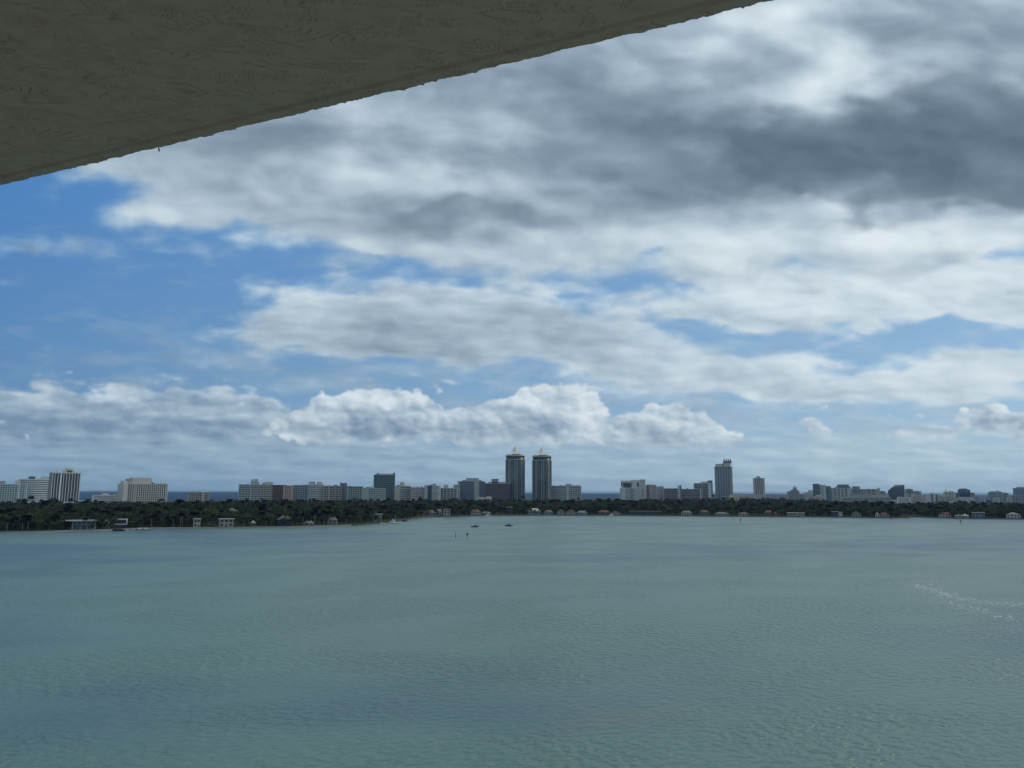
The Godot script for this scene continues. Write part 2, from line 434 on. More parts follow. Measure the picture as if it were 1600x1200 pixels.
func build_water() -> void:
	var m := StandardMaterial3D.new()
	m.resource_name = "bay_water"
	m.vertex_color_use_as_albedo = true
	m.roughness = 0.34
	m.metallic_specular = 0.36
	m.heightmap_enabled = true
	m.heightmap_texture = ImageTexture.create_from_image(wave_image(2048))
	m.heightmap_scale = 62.0
	m.uv1_scale = Vector3(1, 1, 1)
	var np := FastNoiseLite.new(); noise(np, FastNoiseLite.TYPE_SIMPLEX_SMOOTH, 1.0, 4, 61)
	# rows crowd together near the shore below; the water's own tint: green silt, bluer deeps, a brown patch of weed
	var rows := []
	var z := 40.0
	while z > -1700.0:
		rows.append(z)
		z -= maxf(4.0, absf(z) * 0.012)
	rows.append(-1700.0)
	var st := new_st()
	var cols := 320
	var weed := at_height(985, 1118, 0.0)
	var weed2 := at_height(935, 1128, 0.0)
	for zz in rows:
		var half: float = absf(zz) * 0.95 + 260.0
		for i in cols + 1:
			var x := (i / float(cols) * 2.0 - 1.0) * half
			var d: float = absf(zz)
			var n := np.get_noise_2d(x / 420.0, zz / 260.0)
			var n2 := np.get_noise_2d(x / 120.0 + 40.0, zz / 60.0)
			var green := Color(0.108, 0.192, 0.168)
			var blue := Color(0.070, 0.136, 0.160)
			var c := green.lerp(blue, smoothstep(-0.05, 0.5, n + n2 * 0.35))
			for w in [[weed, 9.0, 3.6], [weed2, 6.0, 3.0]]:
				var r := Vector2((x - w[0].x) / w[1], (zz - w[0].z) / w[2]).length() + n2 * 0.9
				c = c.lerp(Color(0.13, 0.165, 0.135), (1.0 - smoothstep(0.4, 1.3, r)) * 0.55)
			st.set_color(c)
			st.set_uv(Vector2(x * 0.75 + zz * 0.2, zz + x * 0.1) / 300.0)
			st.set_normal(Vector3.UP)
			st.add_vertex(Vector3(x, 0, zz))
	for j in rows.size() - 1:
		for i in cols:
			var k := j * (cols + 1) + i
			for v in [k, k + cols + 1, k + cols + 2, k, k + cols + 2, k + 1]: st.add_index(v)
	var bay := part("bay_water", st.commit(), m, self)
	bay.set_meta("kind", "structure")
	bay.set_meta("label", "rippled green bay water between the balcony and the wooded shore")
	# the open ocean behind the land
	var om := mat("ocean", Color(0.012, 0.050, 0.105), 0.7, 0.22)
	var pl := PlaneMesh.new(); pl.size = Vector2(26000, 11500)
	var sea := part("ocean_water", pl, om, self, Vector3(0, -0.6, -2500 - 5750))
	sea.set_meta("kind", "structure")
	sea.set_meta("label", "dark blue ocean showing between the towers")

# ---------------------------------------------------------------- land
func build_land() -> void:
	for p in [[-260, 836.5], [0, 833.5], [60, 832.8], [110, 830.8], [150, 830.2], [200, 828.2], [240, 826.8], [300, 826.2], [350, 826], [430, 825], [480, 824], [550, 821.8], [600, 817.6], [640, 812], [665, 809], [700, 808.2], [760, 806.2], [850, 805.6], [1000, 806], [1100, 807], [1200, 807.8], [1300, 808.6], [1360, 809.4], [1418, 809.6], [1424, 808], [1500, 810.6], [1600, 811.8], [1900, 814]]:
		shore.append([p[0], -at_height(p[0], p[1], 0.0).z])
	var bank := []
	for s in shore:
		var p := at_depth(s[0], 800, s[1])
		bank.append(Vector3(p.x, 0, p.z))
	var st := new_st()
	var top := 1.15
	for k in bank.size() - 1:
		var a: Vector3 = bank[k]
		var b: Vector3 = bank[k + 1]
		var far_a := Vector3(a.x * 2.6, top, -2550.0 - maxf(0.0, a.x + 350.0) * 2.2)
		var far_b := Vector3(b.x * 2.6, top, -2550.0 - maxf(0.0, b.x + 350.0) * 2.2)
		quad(st, Vector3(a.x, top, a.z), Vector3(b.x, top, b.z), far_b, far_a)
		quad(st, Vector3(a.x, -1, a.z), Vector3(b.x, -1, b.z), Vector3(b.x, top, b.z), Vector3(a.x, top, a.z))
	var land := part("ground", done(st), M.ground, self)
	land.set_meta("kind", "structure")
	# sea walls: a concrete face and cap along the bank
	for run in [[1, 11, "pale concrete sea wall along the bank of the wooded point"], [13, 22, "low dark sea wall in front of the shore houses"], [24, 26, "sea wall in front of the pink and white villas"]]:
		var w := thing("sea_wall", run[2], "wall", Vector3.ZERO, 0.0, "sea walls along the shore")
		var face := new_st()
		var cap := new_st()
		for k in range(run[0], run[1]):
			var a: Vector3 = bank[k] + Vector3(0, 0, 0.6)
			var b: Vector3 = bank[k + 1] + Vector3(0, 0, 0.6)
			var back := Vector3(0, 0, -0.9)
			var u := Vector3.UP
			quad(face, a - u, b - u, b + u * 1.0, a + u * 1.0)
			var o := Vector3(0, 0, 0.15)
			loft(cap, [[a + o + u * 1.0, b + o + u * 1.0, b + back + u * 1.0, a + back + u * 1.0], [a + o + u * 1.35, b + o + u * 1.35, b + back + u * 1.35, a + back + u * 1.35]])
		part("face", done(face), M.concrete if run[0] == 1 else M.concrete_dark, w)
		part("cap", done(cap), M.concrete if run[0] == 1 else M.concrete_dark, w)

# ---------------------------------------------------------------- materials
func make_materials() -> void:
	var nt := NoiseTexture2D.new()
	var fn := FastNoiseLite.new(); noise(fn, FastNoiseLite.TYPE_SIMPLEX_SMOOTH, 0.02, 5, 90)
	nt.noise = fn; nt.width = 512; nt.height = 512; nt.seamless = true
	var g := Gradient.new(); g.offsets = PackedFloat32Array([0.0, 0.45, 1.0]); g.colors = PackedColorArray([Color(0.80, 0.80, 0.78), Color(0.95, 0.95, 0.94), Color(1, 1, 1)])
	nt.color_ramp = g
	for d in [
		["white", Color(0.66, 0.66, 0.63)], ["offwhite", Color(0.54, 0.54, 0.50)], ["cream", Color(0.60, 0.56, 0.44)], ["yellow_cream", Color(0.70, 0.62, 0.38)],
		["grey", Color(0.34, 0.35, 0.35)], ["green_grey", Color(0.40, 0.46, 0.42)], ["pale_green", Color(0.44, 0.52, 0.48)], ["pink", Color(0.56, 0.38, 0.32)], ["pale_pink", Color(0.58, 0.49, 0.46)],
		["red_brown", Color(0.19, 0.10, 0.085)], ["brown_grey", Color(0.17, 0.14, 0.15)], ["lavender", Color(0.36, 0.33, 0.36)], ["blue_grey", Color(0.24, 0.28, 0.34)], ["beige", Color(0.46, 0.43, 0.38)],
		["teal_grey", Color(0.18, 0.25, 0.27)], ["dark_grey", Color(0.075, 0.085, 0.10)], ["concrete", Color(0.42, 0.41, 0.38)], ["concrete_dark", Color(0.19, 0.18, 0.165)], ["roof_grey", Color(0.20, 0.20, 0.20)],
		["blue_paint", Color(0.04, 0.09, 0.30)], ["blue_dull", Color(0.035, 0.06, 0.16)], ["tile_red", Color(0.20, 0.085, 0.065)], ["tile_brown", Color(0.20, 0.13, 0.10)], ["wood", Color(0.16, 0.12, 0.085)]]:
		var m := mat(d[0], d[1])
		m.albedo_texture = nt
		m.uv1_triplanar = true
		m.uv1_world_triplanar = true
		m.uv1_scale = Vector3.ONE * 0.03
	var sn := NoiseTexture2D.new()
	var sf := FastNoiseLite.new(); noise(sf, FastNoiseLite.TYPE_SIMPLEX_SMOOTH, 0.012, 5, 15, 0.6)
	sn.noise = sf; sn.width = 1024; sn.height = 1024; sn.seamless = true
	var sg := Gradient.new(); sg.offsets = PackedFloat32Array([0.0, 0.4, 0.7, 1.0]); sg.colors = PackedColorArray([Color(0.90, 0.90, 0.88), Color(0.96, 0.96, 0.95), Color(0.98, 0.98, 0.98), Color(1, 1, 1)])
	sn.color_ramp = sg
	var s := mat("stucco", Color(0.43, 0.41, 0.375), 0.92, 0.3)
	s.albedo_texture = sn; s.uv1_triplanar = true; s.uv1_world_triplanar = true; s.uv1_scale = Vector3.ONE * 0.8
	mat("balcony_tile", Color(0.52, 0.44, 0.34), 0.7)
	mat("dark_metal", Color(0.03, 0.03, 0.032), 0.6)
	mat("glass_dark", Color(0.018, 0.026, 0.034), 0.22, 0.6)
	mat("glass_blue", Color(0.022, 0.045, 0.075), 0.2, 0.65)
	mat("glass_green", Color(0.02, 0.05, 0.05), 0.22, 0.6)
	mat("glass_sky", Color(0.11, 0.16, 0.20), 0.25, 0.6)  # paler tower glass: sunlight and haze are put into its colour
	mat("glass_brown", Color(0.05, 0.04, 0.04), 0.3, 0.5)
	mat("glass_grey", Color(0.09, 0.11, 0.13), 0.3, 0.5)
	mat("hull_navy", Color(0.012, 0.016, 0.026), 0.3, 0.5)
	mat("hull_white", Color(0.72, 0.72, 0.70), 0.3, 0.5)
	mat("canvas_dark", Color(0.02, 0.022, 0.028), 0.8)
	mat("canvas_red", Color(0.16, 0.05, 0.06), 0.8)
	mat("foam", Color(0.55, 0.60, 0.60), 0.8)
	mat("sign_green", Color(0.02, 0.07, 0.04), 0.6)
	mat("trunk", Color(0.10, 0.08, 0.06), 0.9)
	mat("palm_trunk", Color(0.20, 0.18, 0.15), 0.9)
	mat("ground", Color(0.045, 0.06, 0.03), 0.95)
	mat("lawn", Color(0.05, 0.085, 0.03), 0.95)
	var leaf := StandardMaterial3D.new(); leaf.resource_name = "leaf"; leaf.vertex_color_use_as_albedo = true; leaf.roughness = 0.7; leaf.metallic_specular = 0.3
	leaf.cull_mode = BaseMaterial3D.CULL_DISABLED
	leaf.backlight_enabled = true; leaf.backlight = Color(0.25, 0.3, 0.12)
	M.leaf = leaf

# ---------------------------------------------------------------- buildings
# x0..x1 and the roof line are read off the skyline; a building stands at its own depth with real storeys.
# side: width in the picture of the right (or, when negative, the left) end wall that shows
func building(called: String, label: String, x0: float, x1: float, y_top: float, depth: float, o: Dictionary) -> Node3D:
	var side: float = o.get("side", 0.0)
	var px := depth / F
	var xc := (x0 + x1) * 0.5
	var base := at_depth(xc, 790, depth)
	base.y = 1.0
	var height: float = at_depth(xc, y_top, depth).y - 1.0
	var turn := atan2(EYE.x - base.x, EYE.z - base.z)
	px *= cos(atan2(base.x, -base.z))
	var w: float = (x1 - x0) * px
	var deep: float = o.get("deep", minf(w * 0.55, 26.0))
	var lean := 0.0
	if side != 0.0:
		lean = deg_to_rad(24.0)
		deep = absf(side) * px / sin(lean)
		w = (w - absf(side) * px) / cos(lean)
		turn -= lean * signf(side)
	var r := thing(called, label, o.get("category", "building"), base, turn, o.get("group", ""))
	# the silhouette's middle, not the front's, stands at xc
	var glass: Material = M[o.get("glass", "glass_dark")]
	var wall: Material = M[o.get("wall", "offwhite")]
	var floors := maxi(2, int(round(height / o.get("storey", 5.2))))
	var fh := height / floors
	var band: float = o.get("band", 0.4)
	var out: float = o.get("out", 0.9)
	var bay: float = o.get("bay", 5.0)
	var pier: float = o.get("pier", 0.25)
	box("window_wall" if band < 0.95 else "wall", glass, r, Vector3(0, height * 0.5, 0), Vector3(w - 2.0 * out, height - 0.2, deep - 2.0 * out))
	if band > 0.0:
		var st := new_st()
		for k in range(1, floors + 1):
			add_box(st, Vector3(0, k * fh - fh * band * 0.5, 0), Vector3(w - 0.3, fh * band, deep - 0.3))
		var b := part("floor_bands", done(st), M[o.get("band_wall", o.get("wall", "offwhite"))], r)
		b.set_meta("kind", "stuff")
	if pier > 0.0:
		var m := maxi(1, int(round(w / bay)))
		var pw := w / m * pier
		for k in m + 1:
			var skip: Array = o.get("skip", [])
			if k in skip: continue
			var wide := pw * (1.8 if k == 0 or k == m else 1.0)
			box("pier", M[o.get("pier_wall", o.get("wall", "offwhite"))], r, Vector3(clampf(-w * 0.5 + k * w / m, -w * 0.5 + wide * 0.5, w * 0.5 - wide * 0.5), height * 0.5, deep * 0.5 - out * 0.5), Vector3(wide, height, out))
		if side != 0.0 or xc < 400 or xc > 1200:
			var n := maxi(1, int(round(deep / bay)))
			for sx in [-1.0, 1.0]:
				for k in range(1, n):
					box("pier", M[o.get("pier_wall", o.get("wall", "offwhite"))], r, Vector3(sx * (w * 0.5 - out * 0.5), height * 0.5, -deep * 0.5 + k * deep / n), Vector3(out, height, deep / n * pier))
	# solid end walls
	for e in o.get("ends", []):
		box("end_wall", wall, r, Vector3(e * (w * 0.5 - 0.1), height * 0.5, 0), Vector3(0.9, height + 0.3, deep - 0.1))
	# solid full-height panels on the front: [from, to] as shares of the width
	for e in o.get("panels", []):
		var mm: Material = M[e[2]] if e.size() > 2 else wall
		box("wall_panel", mm, r, Vector3(w * ((e[0] + e[1]) * 0.5 - 0.5), height * 0.5 + 0.2, deep * 0.5 - 0.6), Vector3(w * (e[1] - e[0]), height + 0.4, 1.5))
	box("roof", M[o.get("roof", o.get("wall", "offwhite"))], r, Vector3(0, height + 0.45, 0), Vector3(w + 0.2, 1.1, deep + 0.2))
	if o.has("crown_band"):
		box("cornice", M[o.crown_band], r, Vector3(0, height - 1.2, 0), Vector3(w + 1.4, 1.5, deep + 1.4))
	# what stands on the roof: [x0, x1, y_top, material]
	for e in o.get("top", []):
		var h2: float = at_depth(xc, e[2], depth).y - 1.0
		var cx: float = ((e[0] + e[1]) * 0.5 - xc) * px
		var bw: float = (e[1] - e[0]) * px
		box("penthouse" if bw > 8.0 else "roof_housing", M[e[3]], r, Vector3(clampf(cx, -w * 0.5 + bw * 0.5, w * 0.5 - bw * 0.5), (height + 1.0 + h2) * 0.5, 0), Vector3(bw, h2 - height - 1.0 + 0.02, minf(deep * 0.6, maxf(bw, 6.0))))
	for k in o.get("plant", 3):
		var bx := rng.randf_range(-0.42, 0.42) * w
		box("roof_plant", M[["grey", "offwhite", "dark_grey", "roof_grey"][rng.randi() % 4]], r, Vector3(bx, height + 1.0 + 0.7, rng.randf_range(-0.2, 0.3) * deep), Vector3(rng.randf_range(2.0, 4.5), rng.randf_range(1.2, 3.0), 3.0))
	return r

func diamond_tower(label: String, x0: float, x1: float, y_top: float, y_apex: float, depth: float, glass: String, turn_by: float) -> void:
	var px := depth / F
	var xc := (x0 + x1) * 0.5
	var base := at_depth(xc, 790, depth)
	base.y = 1.0
	var height: float = at_depth(xc, y_top, depth).y - 1.0
	var apex: float = at_depth(xc, y_apex, depth).y - 1.0
	var half := (x1 - x0) * px * 0.5
	var r := thing("diamond_topped_tower", label, "tower", base, atan2(-base.x, -base.z) + turn_by, "twin towers with pointed white roofs")
	# plan: a square with cut corners
	var plan := func(h: float, s: float) -> Array:
		var out := []
		for k in 8:
			var a := k * PI / 4 + PI / 8
			out.append(Vector3(cos(a) * half * s * 1.02, h, -sin(a) * half * s * 1.02))
		return out
	var st := new_st()
	loft(st, [plan.call(0.0, 0.965), plan.call(height, 0.965)])
	part("window_wall", done(st), M[glass], r)
	var bands := new_st()
	var floors := 44
	for k in range(1, floors):
		loft(bands, [plan.call(k * height / floors - 0.5, 0.985), plan.call(k * height / floors + 0.15, 0.985)])
	part("floor_bands", done(bands), M.teal_grey, r).set_meta("kind", "stuff")
	# white ribs: two on each face and one at every corner
	var ring: Array = plan.call(0.0, 1.0)
	var h1 := height * 0.905
	for k in 8:
		var a: Vector3 = ring[k]
		var b: Vector3 = ring[(k + 1) % 8]
		for t in [0.0, 0.36, 0.64]:
			var p := a.lerp(b, t)
			var rib := box("rib", M.offwhite if t > 0.0 else M.grey, r, Vector3(p.x, h1 * 0.5, p.z) * Vector3(0.985, 1, 0.985), Vector3(1.5 if t > 0.0 else 1.0, h1, 1.6))
			rib.rotation.y = atan2(p.x, p.z)
	for e in [[0.905, 1.3, 1.03], [0.985, 2.6, 1.035]]:
		var c := new_st()
		loft(c, [plan.call(height * e[0], e[2]), plan.call(height * e[0] + e[1], e[2])])
		part("cornice", done(c), M.white, r)
	# stepped skirt and a hollow-sided tent roof
	var t0 := height + 0.3
	var rise := apex - t0
	var skirt := new_st()
	loft(skirt, [plan.call(t0, 0.86), plan.call(t0 + rise * 0.10, 0.86)])
	part("roof_storey", done(skirt), M.dark_grey, r)
	var tent := new_st()
	var rings := []
	for e in [[0.10, 0.84], [0.14, 0.80], [0.30, 0.50], [0.44, 0.34], [0.62, 0.20], [0.80, 0.09], [0.90, 0.04], [1.0, 0.012]]:
		rings.append(plan.call(t0 + rise * e[0], e[1]))
	loft(tent, rings)
	part("tent_roof", done(tent), M.white, r)
	for k in 4:                                  # sloping white gables between the hips
		var a := k * PI / 2 + PI / 4
		var g := new_st()
		var d := Vector3(cos(a), 0, -sin(a)); var s := Vector3(-d.z, 0, d.x)
		var p0 := d * half * 0.93 + Vector3.UP * (t0 + rise * 0.06)
		var p1 := d * half * 0.42 + Vector3.UP * (t0 + rise * 0.42)
		tri(g, p0 - s * half * 0.36, p0 + s * half * 0.36, p1)
		tri(g, p0 + s * half * 0.36, d * half * 0.2 + Vector3.UP * (t0 + rise * 0.1), p1)
		tri(g, d * half * 0.2 + Vector3.UP * (t0 + rise * 0.1), p0 - s * half * 0.36, p1)
		part("gable", done(g), M.white, r)

func crowned_tower() -> void:
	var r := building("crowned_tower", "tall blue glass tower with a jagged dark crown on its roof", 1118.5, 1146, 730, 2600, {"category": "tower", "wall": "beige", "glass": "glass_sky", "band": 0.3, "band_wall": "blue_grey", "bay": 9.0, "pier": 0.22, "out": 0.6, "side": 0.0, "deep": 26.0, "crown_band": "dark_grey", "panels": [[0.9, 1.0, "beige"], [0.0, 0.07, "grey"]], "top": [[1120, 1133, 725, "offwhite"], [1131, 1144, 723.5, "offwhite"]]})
	var px := 2600.0 / F
	var top: float = at_depth(1132, 723.5, 2600).y - 1.0
	var rise := 6.5 * px
	var cx := (1138.5 - 1132.25) * px
	var frame := new_st()
	add_box(frame, Vector3(cx, top + 2.2, 4.0), Vector3(12.5 * px, 4.2, 1.0))
	add_box(frame, Vector3(cx, top + 2.2, -4.0), Vector3(12.5 * px, 4.2, 1.0))
	var crown := part("crown", done(frame), M.dark_grey, r)
	for k in 4:
		var st := new_st()
		var x := cx + (k - 1.5) * 3.1 * px
		for z in [4.0, -4.0]:
			var a := Vector3(x - 1.35 * px, top + 4.0, z - 0.4); var b := Vector3(x + 1.35 * px, top + 4.0, z - 0.4); var c := Vector3(x - 0.5 * px, top + rise, z - 0.4); var d := Vector3(x + 0.5 * px, top + rise, z - 0.4)
			var o := Vector3(0, 0, 0.8)
			loft(st, [[a + o, b + o, b, a], [c + o, d + o, d, c]])
		part("crown_point", done(st), M.dark_grey, crown)
	box("roof_frame_post", M.dark_grey, r, Vector3(13.2 * px, top - 3.0, 6.0), Vector3(0.8, 14.0, 0.8))

func build_city() -> void:
	var P := 2150.0
	building("apartment_block", "low grey green apartment block beside the white banded hotel", -14, 40, 757, P, {"wall": "green_grey", "glass": "glass_green", "band": 0.35, "bay": 6.0, "pier": 0.34, "out": 0.6, "panels": [[0.74, 0.79, "offwhite"], [0.97, 1.0, "white"]], "top": [[-4, 5, 751.5, "grey"], [20, 28, 750.5, "offwhite"]]})
	building("banded_hotel", "white hotel with strong level balcony bands beside the dark striped tower", 26, 74, 749, P + 60, {"wall": "white", "band": 0.52, "bay": 5.5, "pier": 0.18, "out": 1.4, "top": [[41, 51, 744.5, "dark_grey"], [60, 73, 744.5, "offwhite"]]})
	building("striped_tower", "dark tower with white upright stripes and a pale stepped penthouse", 73, 122.5, 738.5, P - 60, {"category": "tower", "wall": "offwhite", "glass": "glass_dark", "band": 0.28, "band_wall": "dark_grey", "bay": 7.5, "pier": 0.2, "out": 0.9, "side": -5.0, "crown_band": "white", "panels": [[0.28, 0.33, "white"], [0.0, 0.03, "grey"]], "top": [[95, 112, 735, "cream"], [98, 108, 731.5, "cream"]]})
	building("low_villa_block", "low white block with a gabled middle beside a strip of ocean", 143, 181, 774, P, {"wall": "white", "band": 0.5, "bay": 4.0, "pier": 0.4, "out": 0.5, "top": [[157, 169, 771.5, "white"], [160, 166, 770.2, "cream"]]})
	building("pier_hotel", "broad pale hotel of close upright piers with a stepped roof", 183, 260.5, 756.5, P, {"wall": "offwhite", "band": 0.28, "bay": 6.0, "pier": 0.3, "out": 0.9, "side": -9.0, "ends": [-1], "panels": [[0.0, 0.10, "offwhite"], [0.22, 0.27, "grey"]], "top": [[186, 198, 752, "offwhite"], [194, 232.5, 748.5, "grey"], [200, 232, 746.5, "offwhite"], [230, 237, 753.5, "dark_grey"], [238, 258, 755, "beige"]]})
	building("small_tower_block", "short grey block standing alone against the ocean behind the trees", 292, 327, 769.5, P - 40, {"wall": "beige", "band": 0.36, "bay": 5.5, "pier": 0.28, "out": 0.7, "panels": [[0.66, 0.74, "offwhite"]], "top": [[306, 313, 767.8, "grey"], [312, 323, 768.3, "white"]]})
	building("condominium", "pale green condominium with white floor bands and a turreted roof", 372, 424.5, 757.5, P, {"wall": "pale_green", "glass": "glass_green", "band": 0.46, "band_wall": "offwhite", "bay": 8.0, "pier": 0.14, "out": 1.1, "panels": [[0.34, 0.37, "offwhite"]], "top": [[390, 403, 752.5, "green_grey"], [391, 394, 749, "green_grey"], [395, 401, 748.6, "offwhite"], [416, 429, 753, "offwhite"], [408, 412, 754.5, "grey"]]})
	building("red_brown_block", "dark red brown block wedged between pale condominiums", 424.5, 446, 759, P - 20, {"wall": "red_brown", "glass": "glass_brown", "band": 0.5, "band_wall": "red_brown", "bay": 6.0, "pier": 0.2, "out": 0.8, "top": [[428, 452, 757.8, "dark_grey"]]})
	building("pink_block", "narrow pink block with upright ribs beside the red brown block", 441.5, 456, 759.8, P - 45, {"wall": "pink", "glass": "glass_brown", "band": 0.42, "bay": 5.0, "pier": 0.5, "out": 0.8, "top": [[448, 454, 758.2, "pale_pink"]]})
	building("blue_grey_block", "blue grey block with upright stripes and one bright blue edge", 456, 480, 758.5, P, {"wall": "blue_grey", "glass": "glass_blue", "band": 0.34, "bay": 5.0, "pier": 0.3, "out": 0.8, "pier_wall": "offwhite", "panels": [[0.9, 1.0, "blue_paint"]]})
	building("white_banded_block", "white banded block with dark canopies on its roof", 480, 504.5, 757.5, P + 10, {"wall": "white", "glass": "glass_grey", "band": 0.5, "bay": 7.0, "pier": 0.12, "out": 1.2, "top": [[477, 487, 754, "white"], [482, 491, 753, "dark_grey"], [494, 502, 753, "offwhite"]]})
	building("grey_banded_block", "grey block with level bands and a single white upright panel", 504.5, 533, 759.5, P + 20, {"wall": "beige", "band": 0.44, "bay": 9.0, "pier": 0.14, "out": 1.0, "panels": [[0.28, 0.34, "offwhite"], [0.62, 0.66, "grey"]], "top": [[520, 526, 757.8, "dark_grey"]]})
	building("stair_tower", "plain pale lift tower rising between two grey blocks", 530, 541.5, 755.5, P + 40, {"wall": "blue_grey", "glass": "glass_grey", "band": 0.6, "bay": 7.0, "pier": 0.6, "out": 0.5, "top": [[530, 539, 754.6, "offwhite"]]})
	building("framed_block", "teal and white block framed by a heavy roof beam", 541.5, 566.5, 760.5, P - 10, {"wall": "pale_green", "glass": "glass_dark", "band": 0.36, "band_wall": "lavender", "bay": 5.2, "pier": 0.34, "out": 0.9, "crown_band": "teal_grey"})
	building("plain_block", "plain green grey office block in front of the dark tower", 566.5, 602, 763, P - 90, {"wall": "green_grey", "glass": "glass_grey", "band": 0.6, "bay": 7.0, "pier": 0.3, "out": 0.4, "panels": [[0.0, 0.26, "pale_green"]], "top": [[571, 578, 760.8, "grey"], [578, 584, 760, "white"]]})
	building("dark_glass_tower", "dark teal glass tower with a white roof terrace and corner posts", 583, 616, 742.5, P + 30, {"category": "tower", "wall": "teal_grey", "glass": "glass_green", "band": 0.3, "bay": 6.6, "pier": 0.12, "out": 0.5, "side": 0.0, "top": [[590, 613, 740, "white"], [588, 590.4, 739, "dark_grey"], [612.6, 615.6, 738.6, "dark_grey"]]})
	building("cream_block", "cream block with level bands and a square white roof tower", 616, 641.5, 759.5, P - 10, {"wall": "cream", "band": 0.46, "band_wall": "offwhite", "bay": 6.0, "pier": 0.16, "out": 1.0, "panels": [[0.0, 0.34, "cream"]], "top": [[624, 631, 753.5, "offwhite"], [619, 624, 758, "dark_grey"]]})
	building("white_balcony_block", "white and pale pink balcony block with a jagged parapet", 641.5, 663.5, 762, P - 20, {"wall": "pale_pink", "band": 0.46, "band_wall": "white", "bay": 4.6, "pier": 0.3, "out": 1.0, "top": [[645, 648, 760.4, "pale_pink"], [650, 654, 760, "white"], [657, 660, 760.4, "white"]]})
	curved_block()
	building("dark_banded_block", "block with dark bands and two square roof towers", 688, 718.5, 763, P, {"wall": "offwhite", "glass": "glass_dark", "band": 0.4, "bay": 9.0, "pier": 0.16, "out": 1.1, "panels": [[0.0, 0.12, "teal_grey"], [0.82, 0.9, "white"]], "top": [[693, 700, 757.6, "offwhite"], [708, 716, 757.4, "grey"]]})
	building("office_slab", "tall blue grey slab with one broad white upright panel", 715, 757.5, 752.5, P + 30, {"wall": "blue_grey", "glass": "glass_blue", "band": 0.4, "bay": 6.0, "pier": 0.2, "out": 0.7, "panels": [[0.0, 0.07, "offwhite"], [0.60, 0.78, "offwhite"]], "top": [[722, 752, 750, "beige"], [728, 748, 747, "offwhite"]]})
	building("brown_slab", "dark brown grey slab block with a white roof edge beside the twin towers", 757.5, 797, 755.5, P - 60, {"wall": "brown_grey", "glass": "glass_brown", "band": 0.5, "bay": 6.5, "pier": 0.16, "out": 0.6, "roof": "white", "top": [[768, 778.5, 748.2, "lavender"], [762, 790, 753, "beige"]]})
	building("entrance_pavilion", "low white pavilion among the trees below the brown slab", 745, 768, 778, P - 160, {"wall": "white", "band": 0.6, "bay": 6.0, "pier": 0.3, "out": 0.6, "top": [[760, 768, 776, "white"]]})
	diamond_tower("dark glass tower with a pointed white roof, touching the brown slab", 789.5, 820, 712, 696.5, 2120, "glass_green", 0.1)
	diamond_tower("dark glass tower with a pointed white roof, beside the white grid block", 831.5, 862, 713, 698.5, 2120, "glass_dark", 0.1)
	building("grid_block", "grey block with a bright white gridded right half beside the twin towers", 859, 908, 759.5, P, {"wall": "offwhite", "glass": "glass_grey", "band": 0.42, "bay": 5.0, "pier": 0.28, "out": 0.7, "panels": [[0.54, 0.60, "white"]], "band_wall": "offwhite", "top": [[884, 893, 756, "offwhite"], [876, 906, 758.4, "grey"]]})
	stepped_white_tower()
	building("beige_curved_block", "beige windowless looking block stepping down to the banded offices", 1009, 1026, 758.5, 2450, {"wall": "beige", "glass": "beige", "band": 0.9, "bay": 9.0, "pier": 0.8, "out": 0.2, "top": [[1012, 1023, 757.3, "beige"]]})
	building("beige_gridded_block", "pale gridded block beside the beige windowless block", 1026, 1038, 760.5, 2440, {"wall": "offwhite", "glass": "glass_grey", "band": 0.5, "bay": 4.0, "pier": 0.4, "out": 0.4})
	building("banded_office", "grey banded office wing left of its tall white fin", 1037.5, 1060, 763.5, 2420, {"wall": "offwhite", "glass": "glass_brown", "band": 0.42, "band_wall": "lavender", "bay": 50.0, "pier": 0.02, "out": 0.5})
	building("office_fin", "tall narrow white fin between two banded office wings", 1059.5, 1065.5, 759.5, 2410, {"wall": "white", "glass": "offwhite", "band": 0.95, "bay": 20.0, "pier": 0.4, "out": 0.2, "panels": [[0.72, 1.0, "dark_grey"]]})
	building("banded_office", "lavender grey banded office wing right of the white fin", 1065.5, 1096, 764.5, 2420, {"wall": "offwhite", "glass": "glass_brown", "band": 0.45, "band_wall": "lavender", "bay": 60.0, "pier": 0.02, "out": 0.5, "ends": [1], "panels": [[0.94, 1.0, "white"]]})
	building("corner_tower_block", "grey block with pale corner towers left of the crowned tower", 1085, 1112, 755.5, 2480, {"wall": "offwhite", "glass": "glass_brown", "band": 0.5, "band_wall": "grey", "bay": 30.0, "pier": 0.05, "out": 0.5, "panels": [[0.82, 1.0, "white"]], "top": [[1097, 1107, 752.8, "green_grey"]]})
	building("slim_slab", "slim pale slab behind the block with corner towers", 1106, 1114.5, 751.5, 2560, {"wall": "grey", "glass": "glass_grey", "band": 0.5, "bay": 7.0, "pier": 0.3, "out": 0.4})
	crowned_tower()
	building("yellow_cream_villa", "small sunlit yellow cream apartment house among the trees", 1139, 1155, 776, 2150, {"wall": "yellow_cream", "band": 0.5, "bay": 5.0, "pier": 0.4, "out": 0.6, "panels": [[0.0, 0.2, "yellow_cream"]], "top": [[1141, 1146, 773, "yellow_cream"], [1150, 1154, 774.5, "yellow_cream"]]})
	building("grey_annex", "plain grey annex left of the yellow cream house", 1126, 1139.5, 776.5, 2160, {"wall": "grey", "glass": "glass_grey", "band": 0.6, "bay": 5.0, "pier": 0.3, "out": 0.3})
	building("low_cream_row", "low cream row right of the crowned tower", 1149, 1176, 775, 2700, {"wall": "cream", "band": 0.6, "bay": 6.0, "pier": 0.4, "out": 0.4, "top": [[1152, 1163, 771, "cream"], [1165, 1172, 773.5, "offwhite"]]})
